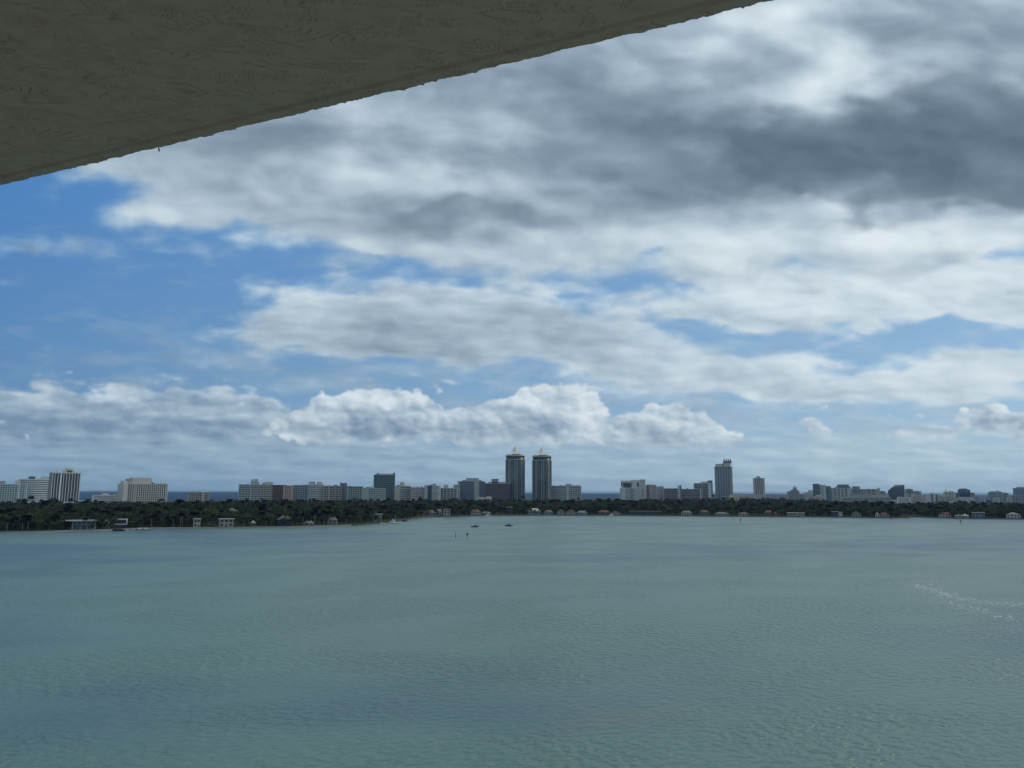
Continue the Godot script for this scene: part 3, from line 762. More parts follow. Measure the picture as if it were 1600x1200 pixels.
	building("striped_slim_tower", "slim free standing tower with white upright stripes", 1178, 1196.5, 747.5, 2900, {"category": "tower", "wall": "white", "glass": "glass_dark", "band": 0.2, "band_wall": "grey", "bay": 7.5, "pier": 0.36, "out": 0.9, "deep": 24.0, "panels": [[0.36, 0.42, "dark_grey"]], "top": [[1184, 1189.5, 744.5, "blue_grey"]]})
	building("tower_podium", "pale podium at the foot of the slim striped tower", 1179, 1197, 773, 2860, {"wall": "white", "band": 0.5, "bay": 6.0, "pier": 0.3, "out": 0.4})
	# the farther town on the right
	var Q := 2700.0
	var far_rows := [
		["lavender_row", "long low lavender row fading into haze", 1198, 1232, 776, "lavender", "glass_grey", 0.6, 8.0, 0.4, [[1206, 1209, 771.5, "lavender"], [1220, 1228, 774, "grey"]]],
		["stepped_hotel", "hazy stepped grey hotel with a slender roof finial", 1231, 1250, 768, "lavender", "glass_grey", 0.5, 6.0, 0.5, [[1236, 1249, 765.5, "lavender"], [1240, 1246, 761.5, "lavender"], [1242.6, 1243.4, 757.5, "grey"]]],
		["pale_stepped_block", "pale stepped block left of the green glass slab", 1250, 1273, 772, "offwhite", "glass_grey", 0.55, 6.0, 0.5, [[1258, 1266, 769, "pale_pink"], [1264, 1272, 766, "offwhite"]]],
		["green_glass_slab", "narrow green glass slab with a dark cap at the row's end", 1271.5, 1282.5, 757.5, "teal_grey", "glass_green", 0.4, 8.0, 0.16, [[1272, 1282, 756, "dark_grey"]]],
		["white_slab", "white slab joined to the green glass slab", 1282, 1291.5, 758.5, "white", "glass_grey", 0.5, 5.0, 0.5, []],
		["teal_slab", "grey teal slab with a darker top beside the white slab", 1290.5, 1300, 761, "teal_grey", "glass_grey", 0.45, 6.0, 0.3, [[1291, 1299, 759.6, "dark_grey"]]],
		["ribbed_apartment_row", "long apartment row of pale upright ribs with a raised roof house", 1298, 1331.5, 763, "offwhite", "glass_grey", 0.3, 11.0, 0.44, [[1307, 1331, 760, "green_grey"], [1310, 1328, 757, "teal_grey"]]],
		["ribbed_apartment_wing", "grey brown wing at the right of the ribbed apartment row", 1331, 1352, 764.5, "grey", "glass_grey", 0.4, 10.0, 0.34, [[1333, 1345, 760, "blue_grey"]]],
		["checkered_block", "block with dark panels between pale walls under a flat roof", 1350, 1376, 764.5, "beige", "glass_brown", 0.4, 14.0, 0.4, [[1373, 1376, 762, "grey"]]],
		["grey_terrace", "grey terrace block right of the sloping dark building", 1416, 1428.5, 765, "grey", "glass_grey", 0.5, 7.0, 0.4, [[1418, 1424, 763.8, "beige"]]],
		["green_grey_terrace", "green grey terrace block behind the pale low houses", 1428, 1441, 768.5, "green_grey", "glass_grey", 0.5, 7.0, 0.4, [[1430, 1438, 766.8, "green_grey"]]],
		["white_ribbed_hall", "low hall with white upright ribs under a flat grey roof", 1447, 1475, 772.5, "white", "glass_dark", 0.2, 14.0, 0.5, [[1455, 1461, 770.5, "grey"]]],
		["beige_campanile_block", "beige block with a thin square tower", 1475.5, 1494.5, 769, "cream", "glass_brown", 0.55, 6.0, 0.5, [[1479, 1480.8, 764.6, "cream"], [1484, 1491, 767, "cream"]]],
		["stepped_terrace_hotel", "grey stepped hotel with small roof towers near the right shore", 1545, 1569, 769.5, "grey", "glass_grey", 0.5, 6.5, 0.4, [[1548, 1566, 767.5, "beige"], [1559, 1562, 766.2, "grey"]]],
		["plain_terrace", "plain grey block joined to the stepped hotel", 1568, 1577.5, 771, "lavender", "glass_grey", 0.5, 6.5, 0.4, [[1570, 1573, 769.6, "grey"]]],
		["edge_block", "lavender block in front of the tall slab at the far right", 1579, 1606, 774.5, "lavender", "glass_grey", 0.4, 8.0, 0.4, [[1584, 1592, 773, "lavender"]]],
		["edge_slab", "tall grey slab with level bands at the far right end of town", 1585, 1612, 763, "blue_grey", "glass_grey", 0.5, 9.0, 0.3, [[1591, 1612, 760.5, "offwhite"]]]]
	for f in far_rows:
		building(f[0], f[1], f[2], f[3], f[4], (3300.0 if f[2] < 1262 else Q) + (60.0 if f[0] == "edge_slab" else 0.0), {"wall": f[5], "glass": f[6], "band": f[7], "bay": f[8], "pier": f[9], "out": 0.6, "top": f[10]})
	building("domed_pink_hotel", "low white and pink hotel with a small dome among the trees", 1272, 1290, 776, 2500, {"wall": "pale_pink", "band": 0.5, "bay": 6.0, "pier": 0.5, "out": 0.5, "top": [[1276, 1284, 773.5, "white"]]})
	building("long_hospital", "long low building of many white level bands and stepped tiers", 1317, 1391, 777, 2300, {"wall": "offwhite", "glass": "glass_dark", "band": 0.45, "storey": 4.0, "bay": 14.0, "pier": 0.06, "out": 1.0, "top": [[1329, 1363, 771, "grey"], [1363, 1389, 773, "beige"]]})
	building("long_hospital_wing", "square white wing at the right end of the long banded building", 1388, 1403, 782, 2280, {"wall": "white", "glass": "glass_dark", "band": 0.45, "storey": 4.0, "bay": 7.0, "pier": 0.3, "out": 0.8, "top": [[1390, 1400, 780.8, "offwhite"]]})
	sloping_dark_building()
	building("pale_low_houses", "cluster front of low pale pink houses below the grey terraces", 1424, 1443, 774.5, 2450, {"wall": "pale_pink", "band": 0.55, "bay": 6.0, "pier": 0.4, "out": 0.4, "top": [[1425, 1432, 772, "pale_pink"]]})
	building("white_low_houses", "low white houses left of the pale pink cluster", 1402, 1424, 777.5, 2430, {"wall": "white", "band": 0.55, "bay": 7.0, "pier": 0.4, "out": 0.4, "top": [[1404, 1410, 776, "offwhite"]]})
	building("long_flat_store", "long flat grey roofed building behind the trees", 1440, 1484, 785, 2050, {"wall": "grey", "band": 0.6, "bay": 8.0, "pier": 0.3, "out": 0.4})
	building("white_flat_store", "short white flat roofed building beside the long grey one", 1484, 1498, 783, 2040, {"wall": "white", "band": 0.6, "bay": 8.0, "pier": 0.3, "out": 0.4})
	domed_glass_building()
	# low houses and small blocks that fill the far town between the larger ones
	var fill := [[1199, 1207, 777, "offwhite", "first of the low pale blocks beside the slim striped tower"], [1212, 1219, 778, "pale_pink", "low pink block before the lavender row"], [1226, 1233, 775, "offwhite", "low white block left of the stepped hazy hotel"], [1249, 1256, 774, "lavender", "low lavender block right of the stepped hazy hotel"], [1256, 1263, 777.5, "white", "small white block below the pale stepped block"], [1301, 1311, 776, "beige", "beige block at the foot of the ribbed apartment row"],
		[1376, 1385, 768, "grey", "grey block between the checkered block and the sloping dark building"], [1381, 1389, 772, "offwhite", "small pale block left of the sloping dark building"], [1414, 1421, 771, "pale_pink", "small pink block right of the sloping dark building"], [1440, 1448, 774, "offwhite", "small white block left of the white ribbed hall"], [1466, 1478, 776, "beige", "beige block in front of the white ribbed hall"], [1523, 1533, 776, "grey", "grey low block right of the domed glass building"], [1531, 1541, 779, "offwhite", "white low block left of the grey stepped hotel"], [1538, 1547, 777, "lavender", "lavender low block touching the grey stepped hotel"], [1490, 1501, 779, "pale_pink", "pink low block in front of the domed glass building"], [1553, 1563, 778, "offwhite", "white block in front of the grey stepped hotel"], [1573, 1582, 777, "beige", "beige block between the plain block and the lavender end block"]]
	for f in fill:
		building("low_block", f[4], f[0], f[1], f[2], 2560 if f[0] > 1262 else 3150, {"wall": f[3], "glass": "glass_grey", "band": 0.5, "storey": 4.6, "bay": 5.0, "pier": 0.4, "out": 0.4, "group": "low blocks of the far town", "top": [[f[0] + 2, f[0] + 4.5, f[2] - 1.2, "grey"]]})

func curved_block() -> void:
	var depth := 2120.0
	var px := depth / F
	var base := at_depth(675.5, 790, depth); base.y = 1.0
	var height: float = at_depth(675, 758.5, depth).y - 1.0
	var r := thing("curved_white_block", "white block with a rounded front beside teal glass", "building", base, atan2(-base.x, -base.z))
	box("window_wall", M.glass_green, r, Vector3(-4 * px, height * 0.5, -8), Vector3(17 * px, height, 16))
	box("side_wall", M.offwhite, r, Vector3(-10.2 * px, height * 0.5 - 0.6, 0.0), Vector3(5 * px, height - 1.2, 3.0))
	var bow := func(h: float, s: float) -> Array:
		var out := []
		for k in 17:
			var a := PI * k / 16.0
			out.append(Vector3(5.5 * px + cos(a) * 7.0 * px * s, h, -sin(a) * -9.0 * s))
		out.reverse()
		out.append(Vector3(5.5 * px + 7.0 * px * s, h, -10)); out.append(Vector3(5.5 * px - 7.0 * px * s, h, -10))
		out.reverse()
		return out
	var body := new_st(); loft(body, [bow.call(0.0, 0.95), bow.call(height, 0.95)])
	part("curved_wall", done(body), M.glass_grey, r)
	var st := new_st()
	var n := int(height / 3.1)
	for k in range(1, n + 1):
		loft(st, [bow.call(k * height / n - 1.9, 1.0), bow.call(k * height / n, 1.0)])
	part("floor_bands", done(st), M.white, r).set_meta("kind", "stuff")
	box("roof_housing", M.offwhite, r, Vector3(1.0 * px, height + 1.6, -4), Vector3(9 * px, 3.2, 6))
	box("roof_housing", M.dark_grey, r, Vector3(2.0 * px, height + 4.0, -4), Vector3(4 * px, 1.5, 4))

func stepped_white_tower() -> void:
	var d := 2400.0
	var r := building("stepped_white_tower", "white tower stepped in two stages with dark corner windows, next to the ocean gap", 969, 1009, 763, d, {"category": "tower", "wall": "white", "glass": "glass_grey", "band": 0.4, "bay": 6.0, "pier": 0.36, "out": 0.8, "panels": [[0.07, 0.22, "white"], [0.42, 0.5, "grey"], [0.6, 0.86, "offwhite"]]})
	var px := d / F
	var h: float = at_depth(989, 763, d).y
	var put := func(called: String, m: String, x0: float, x1: float, ya: float, yb: float, z: float) -> void:
		var a := at_depth(989, ya, d).y - 1.0; var b := at_depth(989, yb, d).y - 1.0
		box(called, M[m], r, Vector3(((x0 + x1) * 0.5 - 989) * px, (a + b) * 0.5, z), Vector3((x1 - x0) * px, absf(a - b), 12))
	put.call("upper_stage", "white", 971.5, 990, 762.6, 751.2, 0.0)
	put.call("upper_stage", "white", 986, 1007.5, 762.6, 750.2, -0.6)
	put.call("upper_stage", "offwhite", 1001, 1008.4, 762.6, 749.2, 0.5)
	put.call("corner_window", "glass_dark", 974.5, 987.5, 761.8, 754.6, 0.4)
	put.call("corner_window", "glass_dark", 996, 998.6, 761.0, 754.4, 0.3)
	put.call("corner_window", "glass_dark", 971.2, 973, 760.0, 753.4, 0.3)

func sloping_dark_building() -> void:
	var d := 2680.0
	var px := d / F
	var base := at_depth(1402, 790, d); base.y = 1.0
	px *= cos(atan2(base.x, -base.z))
	var r := thing("sloping_dark_building", "dark blue grey building whose left roof edge slopes down in steps", "building", base, atan2(-base.x, -base.z))
	var yy := func(y: float) -> float: return at_depth(1402, y, d).y - 1.0
	var st := new_st()
	var lo := []; var hi := []
	var outline := [[-13.0, 767.0], [-9.0, 763.5], [-3.0, 759.6], [13.0, 758.8]]
	for k in outline.size() - 1:
		var a: Array = outline[k]; var b: Array = outline[k + 1]
		loft(st, [[Vector3(a[0] * px, 0, 12), Vector3(b[0] * px, 0, 12), Vector3(b[0] * px, 0, -12), Vector3(a[0] * px, 0, -12)], [Vector3(a[0] * px, yy.call(a[1]), 12), Vector3(b[0] * px, yy.call(b[1]), 12), Vector3(b[0] * px, yy.call(b[1]), -12), Vector3(a[0] * px, yy.call(a[1]), -12)]])
	part("window_wall", done(st), M.dark_grey, r)
	var bands := new_st()
	for k in 14:
		var h: float = yy.call(760.5) * (k + 1) / 14.0
		var left := -13.0 + maxf(0.0, (h - yy.call(767.0)) / px) * 1.25
		add_box(bands, Vector3((left + 13.2) * 0.5 * px, h, 0), Vector3((13.2 - left) * px, 0.8, 24.8))
	part("floor_bands", done(bands), M.blue_grey, r).set_meta("kind", "stuff")
	box("roof", M.dark_grey, r, Vector3(5 * px, yy.call(758.2), 0), Vector3(16 * px, 2.4, 22))

func domed_glass_building() -> void:
	var d := 2690.0
	var px := d / F
	var base := at_depth(1509, 790, d); base.y = 1.0
	px *= cos(atan2(base.x, -base.z))
	var r := thing("domed_glass_building", "dark blue glass building with a low curved roof and grey wings", "building", base, atan2(-base.x, -base.z))
	var yy := func(y: float) -> float: return at_depth(1509, y, d).y - 1.0
	var rings := []
	for e in [[0.0, 10.0], [yy.call(767.0), 10.0], [yy.call(765.0), 9.4], [yy.call(763.8), 7.6], [yy.call(763.2), 4.0]]:
		var ring := []
		for k in 20:
			ring.append(Vector3(-1.0 * px + cos(TAU * k / 20) * e[1] * px, e[0], -sin(TAU * k / 20) * e[1] * px * 0.6))
		rings.append(ring)
	var st := new_st(); loft(st, rings)
	part("glass_drum", done(st), M.glass_blue, r)
	for e in [[-14.0, -8.0, 770.0, "blue_grey"], [8.0, 15.0, 769.5, "grey"], [-12.0, 14.0, 776.5, "offwhite"]]:
		box("wing", M[e[3]], r, Vector3((e[0] + e[1]) * 0.5 * px, yy.call(e[2]) * 0.5, 14.0 if e[3] == "offwhite" else 2.0), Vector3((e[1] - e[0]) * px, yy.call(e[2]), 16 if e[3] != "offwhite" else 18))
	var bands := new_st()
	for k in 9:
		for side in [-11.0, 11.5]:
			add_box(bands, Vector3(side * px, (k + 1) * yy.call(770.0) / 9.5, 2.0), Vector3(7.2 * px, 1.3, 16.8))
	part("floor_bands", done(bands), M.dark_grey, r).set_meta("kind", "stuff")

# ---------------------------------------------------------------- shore houses
var landmarks := []
var keep := []       # [x0, x1, depth]: stretches of shore that houses keep clear

func house(called: String, label: String, x0: float, x1: float, y_top: float, back: float, kind: String, wall: String, roof: String, storeys := 2) -> Node3D:
	var xc := (x0 + x1) * 0.5
	var depth := shore_depth(xc) + back
	var px := depth / F
	var base := at_depth(xc, 800, depth); base.y = 1.3
	px *= cos(atan2(base.x, -base.z))
	var top: float = at_depth(xc, y_top, depth).y - 1.3
	var w := (x1 - x0) * px
	var deep := clampf(w * 0.7, 7.0, 14.0)
	keep.append([x0 - 1.0, x1 + 1.0, depth + deep])
	landmarks.append([xc, called.replace("_", " ")])
	var r := thing(called, label, "house", base, atan2(-base.x, -base.z) + rng.randf_range(-0.08, 0.08), "houses along the shore")
	var wall_h := top if kind == "flat" else top * (0.62 if storeys > 1 else 0.55)
	var body := box("wall", M[wall], r, Vector3(0, wall_h * 0.5, 0), Vector3(w * 0.94, wall_h, deep))
	var rt := new_st()
	var e := 0.7
	if kind == "flat":
		box("roof", M[roof], r, Vector3(0, wall_h + 0.2, 0.4), Vector3(w + 1.0, 0.5, deep + 2.4))
	else:
		var hw := w * 0.5 + e * 0.3; var hd := deep * 0.5 + e
		var ridge := hw * (0.45 if kind == "hip" else 1.0)
		var a := Vector3(-hw, wall_h, hd); var b := Vector3(hw, wall_h, hd); var c := Vector3(hw, wall_h, -hd); var d := Vector3(-hw, wall_h, -hd)
		if kind == "gable":          # gable end towards the water
			var p := Vector3(0, top, hd); var q := Vector3(0, top, -hd)
			quad(rt, a, p, q, d); quad(rt, p, b, c, q); tri(rt, a, b, p); tri(rt, c, d, q); quad(rt, a, d, c, b)
		else:
			var p := Vector3(-ridge, top, 0); var q := Vector3(ridge, top, 0)
			quad(rt, a, b, q, p); quad(rt, c, d, p, q); tri(rt, b, c, q); tri(rt, d, a, p); quad(rt, a, d, c, b)
		var ro := part("roof", done(rt), M[roof], r)
		if kind == "hip": box("chimney", M[wall], ro, Vector3(w * 0.22, top - 0.3, -0.5), Vector3(0.9, 2.2, 0.9))
	var n := clampi(int(w / 3.6), 2, 6)
	for s in storeys:
		var sh := wall_h / storeys
		for k in n:
			if s == 0 and k == n / 2:
				var dr := box("door", M.wood, r, Vector3((k + 0.5 - n * 0.5) * w * 0.9 / n, 1.15, deep * 0.5 + 0.03), Vector3(1.5, 2.3, 0.1))
				continue
			var win := box("window", M.glass_dark, r, Vector3((k + 0.5 - n * 0.5) * w * 0.9 / n, s * sh + sh * 0.52, deep * 0.5 + 0.03), Vector3(w * 0.9 / n * 0.62, sh * 0.55, 0.1))
	return r

func build_shore() -> void:
	# the modern villa on the point: broad pale roof slab over dark glass
	var v := house("modern_villa", "dark glass villa under a broad thin pale roof slab", 113, 152, 814.2, 12, "flat", "teal_grey", "concrete", 2)
	box("terrace_roof", M.concrete, v, Vector3(-2.0, 0.2 + v.get_node("wall").scale.y + 0.5, 1.0), Vector3(24.0, 0.45, 16.0))
	box("terrace", M.concrete_dark, v, Vector3(0, 4.2, 7.6), Vector3(18.0, 0.4, 4.0))
	for k in 4: box("column", M.concrete, v, Vector3(-8.4 + k * 5.6, 2.1, 9.0), Vector3(0.4, 4.2, 0.4))
	frame_house()
	portal()
	for h in [
		["shore_cottage", "small white cottage with stacked white terraces at the water", 303, 314, 811, 8, "flat", "beige", "concrete", 2],
		["white_shore_house", "white two storey house with a flat roof behind the pale sea wall", 343, 366, 811, 14, "flat", "beige", "concrete", 2],
		["hillside_house", "pale long house high among the trees above the white house", 314, 344, 795, 260, "hip", "grey", "roof_grey", 2],
		["hillside_house", "beige broken roofed house among trees, right of the long one", 350, 374, 794, 262, "gable", "beige", "roof_grey", 2],
		["garden_pavilion", "tiny pavilion with a white pointed tent roof", 391, 400.5, 813.5, 14, "gable", "wood", "concrete", 1],
		["blue_house", "house with blue painted walls behind the sea wall", 433, 456, 806, 20, "hip", "blue_dull", "roof_grey", 2],
		["grey_cottage", "low grey cottage between palms right of the blue house", 476, 491, 814, 14, "hip", "grey", "roof_grey", 1],
		["tiled_cottage", "cottage with a brown tiled roof and a white chimney wall", 512, 528, 808.5, 18, "hip", "grey", "tile_brown", 2],
		["boathouse", "open white roofed boathouse near the moored boats", 584, 597, 803.5, 22, "flat", "grey", "concrete", 1],
		["brown_roofed_house", "long house with a pale brown roof above the docks", 662, 681, 797, 40, "hip", "grey", "tile_brown", 1],
		["white_garden_house", "small white house right of the long pale brown roof", 681, 691, 795.5, 50, "hip", "beige", "roof_grey", 1],
		["tiered_white_house", "white house of three open tiers at the water's edge", 692.5, 703.5, 796, 10, "flat", "beige", "concrete", 3],
		["red_roofed_villa", "pale villa with a faded red tiled roof near the boats' bay", 735, 751, 796.5, 14, "hip", "pale_pink", "tile_red", 2],
		["grey_villa", "low grey villa right of the faded red roofed villa", 752, 767, 799, 10, "hip", "grey", "roof_grey", 1],
		["white_topped_house", "dark house under a bright white flat roof below the twin towers", 791, 800.5, 792.5, 30, "flat", "brown_grey", "concrete", 2],
		["pale_hipped_house", "house with a wide pale hipped roof below the twin towers", 825, 845, 794, 22, "hip", "grey", "beige", 1],
		["brown_villa", "narrow grey villa under dark trees right of the pale hipped roof", 850, 864, 797, 14, "hip", "grey", "tile_brown", 1],
		["tan_house", "tan house with twin gables left of the green roofed house", 870, 882, 796, 12, "gable", "beige", "tile_brown", 2],
		["tan_house", "tan house with one broad gable beside the twin gabled one", 884, 899, 796.5, 14, "gable", "beige", "tile_brown", 2],
		["green_roofed_house", "low house with a grey green roof among the shore houses", 901, 918, 798, 12, "hip", "green_grey", "teal_grey", 1],
		["rust_roofed_house", "wide house with a rust red hipped roof below the ocean gap", 934, 952, 797, 16, "hip", "brown_grey", "tile_red", 1],
		["rust_gabled_house", "brown house with a rust gable right of the rust hipped roof", 955, 969, 798.5, 12, "gable", "pale_pink", "tile_brown", 1],
		["long_boathouse", "very long low dark house with a thin pale roof edge", 983, 1033, 799, 10, "flat", "dark_grey", "brown_grey", 1],
		["white_bay_house", "small white house below the office fin", 1064, 1081, 798, 14, "hip", "beige", "roof_grey", 2],
		["red_gabled_house", "house with a bright red gabled roof below the corner tower block", 1092, 1107, 797, 16, "hip", "brown_grey", "tile_red", 2],
		["pale_bay_house", "wide pale house left of the dark tree clump under the yellow villa", 1117, 1139, 800, 12, "hip", "grey", "roof_grey", 1],
		["brown_bay_house", "pinkish house with a low brown roof near the marker post", 1154, 1169, 800.5, 12, "hip", "pale_pink", "tile_brown", 1],
		["red_long_roofed_house", "house with a long dull red roof below the lavender row", 1193, 1213, 797.5, 18, "hip", "brown_grey", "tile_red", 1],
		["white_long_house", "long white house with a row of openings below the stepped hotel", 1230, 1257, 801.5, 12, "flat", "beige", "beige", 1],
		["white_arched_house", "bright white house with a rounded canopy on a lawn", 1299, 1309, 799.5, 14, "flat", "dark_grey", "concrete", 1],
		["white_cube_house", "bright white cube house beside the canopied one", 1309.5, 1316, 800.5, 12, "flat", "white", "concrete", 2],
		["tan_towered_house", "tan house with two small gables right of the white cube", 1330, 1345, 799, 14, "gable", "grey", "tile_brown", 2],
		["white_gabled_house", "white gabled end joined to an orange red roof", 1367, 1374, 801, 10, "gable", "white", "concrete", 2],
		["orange_roofed_house", "house with an orange red tiled roof on the little point", 1374, 1388, 801, 12, "hip", "beige", "tile_red", 1],
		["long_white_roofed_hall", "long white roof showing above the trees behind the little point", 1408, 1435, 795.5, 260, "flat", "grey", "concrete", 1],
		["pink_villa", "pink villa with a red roof right of the little point", 1466, 1486, 800.5, 14, "hip", "pale_pink", "tile_red", 2],
		["white_hipped_villa", "villa with a wide white hipped roof beside the pink villa", 1491, 1513, 803, 12, "hip", "beige", "beige", 1],
		["flat_modern_villa", "modern villa with long flat pale roofs and dark glass", 1518, 1538, 801, 14, "flat", "teal_grey", "beige", 2],
		["pink_gabled_villa", "pale pink villa with a steep gable near the right end", 1571, 1594, 800.5, 14, "gable", "pale_pink", "pale_pink", 2]]:
		house(h[0], h[1], h[2], h[3], h[4], h[5], h[6], h[7], h[8], h[9])

func frame_house() -> void:
	var depth := shore_depth(188) + 16
	var px := depth / F
	var base := at_depth(188, 800, depth); base.y = 1.3
	px *= cos(atan2(base.x, -base.z))
	var hi: float = at_depth(188, 811.3, depth).y - 1.3
	var lo: float = at_depth(188, 819.2, depth).y - 1.3
	var r := thing("framed_villa", "dark villa outlined by a white square cornered frame", "house", base, atan2(-base.x, -base.z), "houses along the shore")
	keep.append([170, 204, depth + 12])
	box("wall", M.dark_grey, r, Vector3(0, hi * 0.5, -4), Vector3(24 * px, hi, 8))
	box("roof_beam", M.white, r, Vector3(2.0 * px, hi, 0), Vector3(20 * px, 0.9, 2.4))
	box("end_post", M.white, r, Vector3(11.4 * px, (hi + lo) * 0.5, 0), Vector3(1.2, hi - lo + 0.9, 2.4))
	box("terrace_beam", M.white, r, Vector3(0, lo, 0.05), Vector3(24 * px, 0.9, 2.4))
	for k in 3: box("window", M.glass_dark, r, Vector3((k - 1) * 7 * px, (hi + lo) * 0.5, 0.05), Vector3(5.4 * px, (hi - lo) * 0.7, 0.1))
	for k in 3: box("column", M.concrete_dark, r, Vector3((k - 1) * 9 * px, lo * 0.5, 0.6), Vector3(0.5, lo, 0.5))

func portal() -> void:
	var depth := shore_depth(168) + 14
	var px := depth / F
	var base := at_depth(168, 800, depth); base.y = 1.3
	var hi: float = at_depth(168, 812.0, depth).y - 1.3
	var lo: float = at_depth(168, 818.5, depth).y - 1.3
	var r := thing("garden_arch", "small white arch standing between the two dark villas", "arch", base, atan2(-base.x, -base.z))
	var st := new_st()
	var n := 8
	for k in n:
		var a0 := PI * k / n; var a1 := PI * (k + 1) / n
		for rr in [1.0]:
			var p := func(a: float, rad: float, z: float) -> Vector3: return Vector3(cos(a) * rad, hi - 2.0 + sin(a) * rad, z)
			loft(st, [[p.call(a0, 1.1, 0.3), p.call(a0, 2.0, 0.3), p.call(a0, 2.0, -0.3), p.call(a0, 1.1, -0.3)], [p.call(a1, 1.1, 0.3), p.call(a1, 2.0, 0.3), p.call(a1, 2.0, -0.3), p.call(a1, 1.1, -0.3)]])
	part("arch_ring", done(st), M.white, r)
	for s in [-1.0, 1.0]:
		box("post", M.white, r, Vector3(s * 1.55, (hi - 2.0 + lo) * 0.5, 0), Vector3(0.9, hi - 2.0 - lo, 0.6))
	box("base", M.concrete_dark, r, Vector3(0, lo * 0.5, 0), Vector3(6, lo, 3))

# ---------------------------------------------------------------- trees
var crowns := []
var trunks := []

func leaf_quad(st: SurfaceTool, p: Vector3, size: float, c: Color) -> void:
	var n := Vector3(rng.randfn(), rng.randfn() + 0.6, rng.randfn()).normalized()
	var u := n.cross(Vector3(rng.randfn(), rng.randfn(), rng.randfn())).normalized() * size
	var v := n.cross(u).normalized() * size * rng.randf_range(0.5, 0.9)
	st.set_color(c)
	for q in [p - u, p + v, p + u, p - u, p + u, p - v]:
		st.set_normal(n)
		st.add_vertex(q)

# broad-leaved tree of unit height 1..: lobes round a few limbs, leaf faces spread through each lobe
func make_tree(kind: int) -> void:
	var st := new_st()
	var tk := new_st()
	var tall := 12.0
	var tint: Color = [Color(0.036, 0.060, 0.020), Color(0.052, 0.080, 0.026), Color(0.078, 0.096, 0.034), Color(0.026, 0.044, 0.022), Color(0.066, 0.078, 0.036), Color(0.044, 0.066, 0.030)][kind]
	var lobes := []
	var nl: int = [9, 11, 8, 12, 7, 10][kind]
	var spread: float = [4.6, 5.6, 4.2, 3.0, 5.0, 6.2][kind]
	var low: float = [3.6, 4.0, 3.0, 2.6, 4.8, 4.4][kind]
	for k in nl:
		var a := rng.randf() * TAU
		var rr := sqrt(rng.randf()) * spread
		var h := lerpf(low, tall - 1.8, pow(rng.randf(), 0.8)) if kind != 3 else lerpf(low, tall, k / float(nl))
		var shrink := 1.0 - 0.55 * absf(h - 7.0) / 6.0 if kind != 3 else 1.05 - 0.8 * h / tall
		lobes.append([Vector3(cos(a) * rr * shrink, h, sin(a) * rr * shrink), rng.randf_range(1.5, 2.6) * (0.75 if kind == 3 else 1.0)])
	for l in lobes:
		var c: Color = tint * rng.randf_range(0.45, 0.95)
		for k in 62:
			var d := Vector3(rng.randfn(), rng.randfn(), rng.randfn()).normalized() * pow(rng.randf(), 0.4)
			var cc: Color = c * rng.randf_range(0.75, 1.3)
			cc.a = 1.0
			leaf_quad(st, l[0] + d * l[1] * Vector3(1.15, 0.8, 1.15), rng.randf_range(0.32, 0.62), cc)
	st.index()
	crowns.append(st.commit())
	limb(tk, Vector3.ZERO, Vector3(0.1, low + 1.0, 0.1), 0.34, 0.22)
	for k in 4:
		var l: Array = lobes[k]
		limb(tk, Vector3(0.1, low + rng.randf_range(-0.6, 0.9), 0.1), l[0], 0.17, 0.06)
	trunks.append(done(tk))

func limb(st: SurfaceTool, a: Vector3, b: Vector3, r0: float, r1: float) -> void:
	var d := (b - a).normalized()
	var u := d.cross(Vector3.RIGHT if absf(d.x) < 0.8 else Vector3.UP).normalized()
	var v := d.cross(u)
	var p := []; var q := []
	for k in 6:
		var o := u * cos(TAU * k / 6) + v * sin(TAU * k / 6)
		p.append(a + o * r0); q.append(b + o * r1)
	loft(st, [p, q], false)

func make_palm(kind: int) -> void:
	var st := new_st()
	var tk := new_st()
	var tall := 12.0
	var lean := Vector3(rng.randf_range(-0.8, 0.8), 0, rng.randf_range(-0.8, 0.8))
	var prev := Vector3.ZERO
	for k in 4:
		var t := (k + 1) / 4.0
		var p := Vector3(lean.x * t * t, tall * t, lean.z * t * t)
		limb(tk, prev, p, lerpf(0.28, 0.18, t - 0.25), lerpf(0.28, 0.18, t))
		prev = p
	for k in 18:
		var a := k * 2.4
		var d := Vector3(cos(a), 0, sin(a))
		var s := Vector3(-d.z, 0, d.x)
		var rise := rng.randf_range(-0.3, 1.5)
		var c: Color = Color(0.042, 0.062, 0.024) * rng.randf_range(0.7, 1.3); c.a = 1.0
		var pts := []
		for j in 6:
			var t := j / 5.0
			pts.append(prev + d * 3.0 * t + Vector3.UP * (rise * t * 1.6 - 3.1 * t * t))
		for j in 5:
			var w0 := 0.5 * sin(PI * (j / 5.0 * 0.85 + 0.12)); var w1 := 0.5 * sin(PI * ((j + 1) / 5.0 * 0.85 + 0.12))
			var dn := Vector3.DOWN * 0.25
			st.set_color(c)
			for q in [[pts[j], pts[j + 1], pts[j + 1] + s * w1 + dn, pts[j] + s * w0 + dn], [pts[j], pts[j + 1], pts[j + 1] - s * w1 + dn, pts[j] - s * w0 + dn]]:
				var n: Vector3 = (q[1] - q[0]).cross(q[3] - q[0]).normalized()
				for v in [q[0], q[1], q[2], q[0], q[2], q[3]]:
					st.set_normal(n); st.add_vertex(v)
	st.index()
	crowns.append(st.commit())
	trunks.append(done(tk))

func wood_depth(x: float) -> float:
	var t := [[-60, 1280], [250, 1300], [380, 1600], [700, 1800], [900, 1850], [1000, 2000], [1150, 2600], [1230, 2400], [1300, 1800], [1400, 1500], [1480, 1550], [1660, 1650]]
	for k in t.size() - 1:
		if x <= t[k + 1][0]: return lerpf(t[k][1], t[k + 1][1], (x - t[k][0]) / float(t[k + 1][0] - t[k][0]))
	return 1650.0

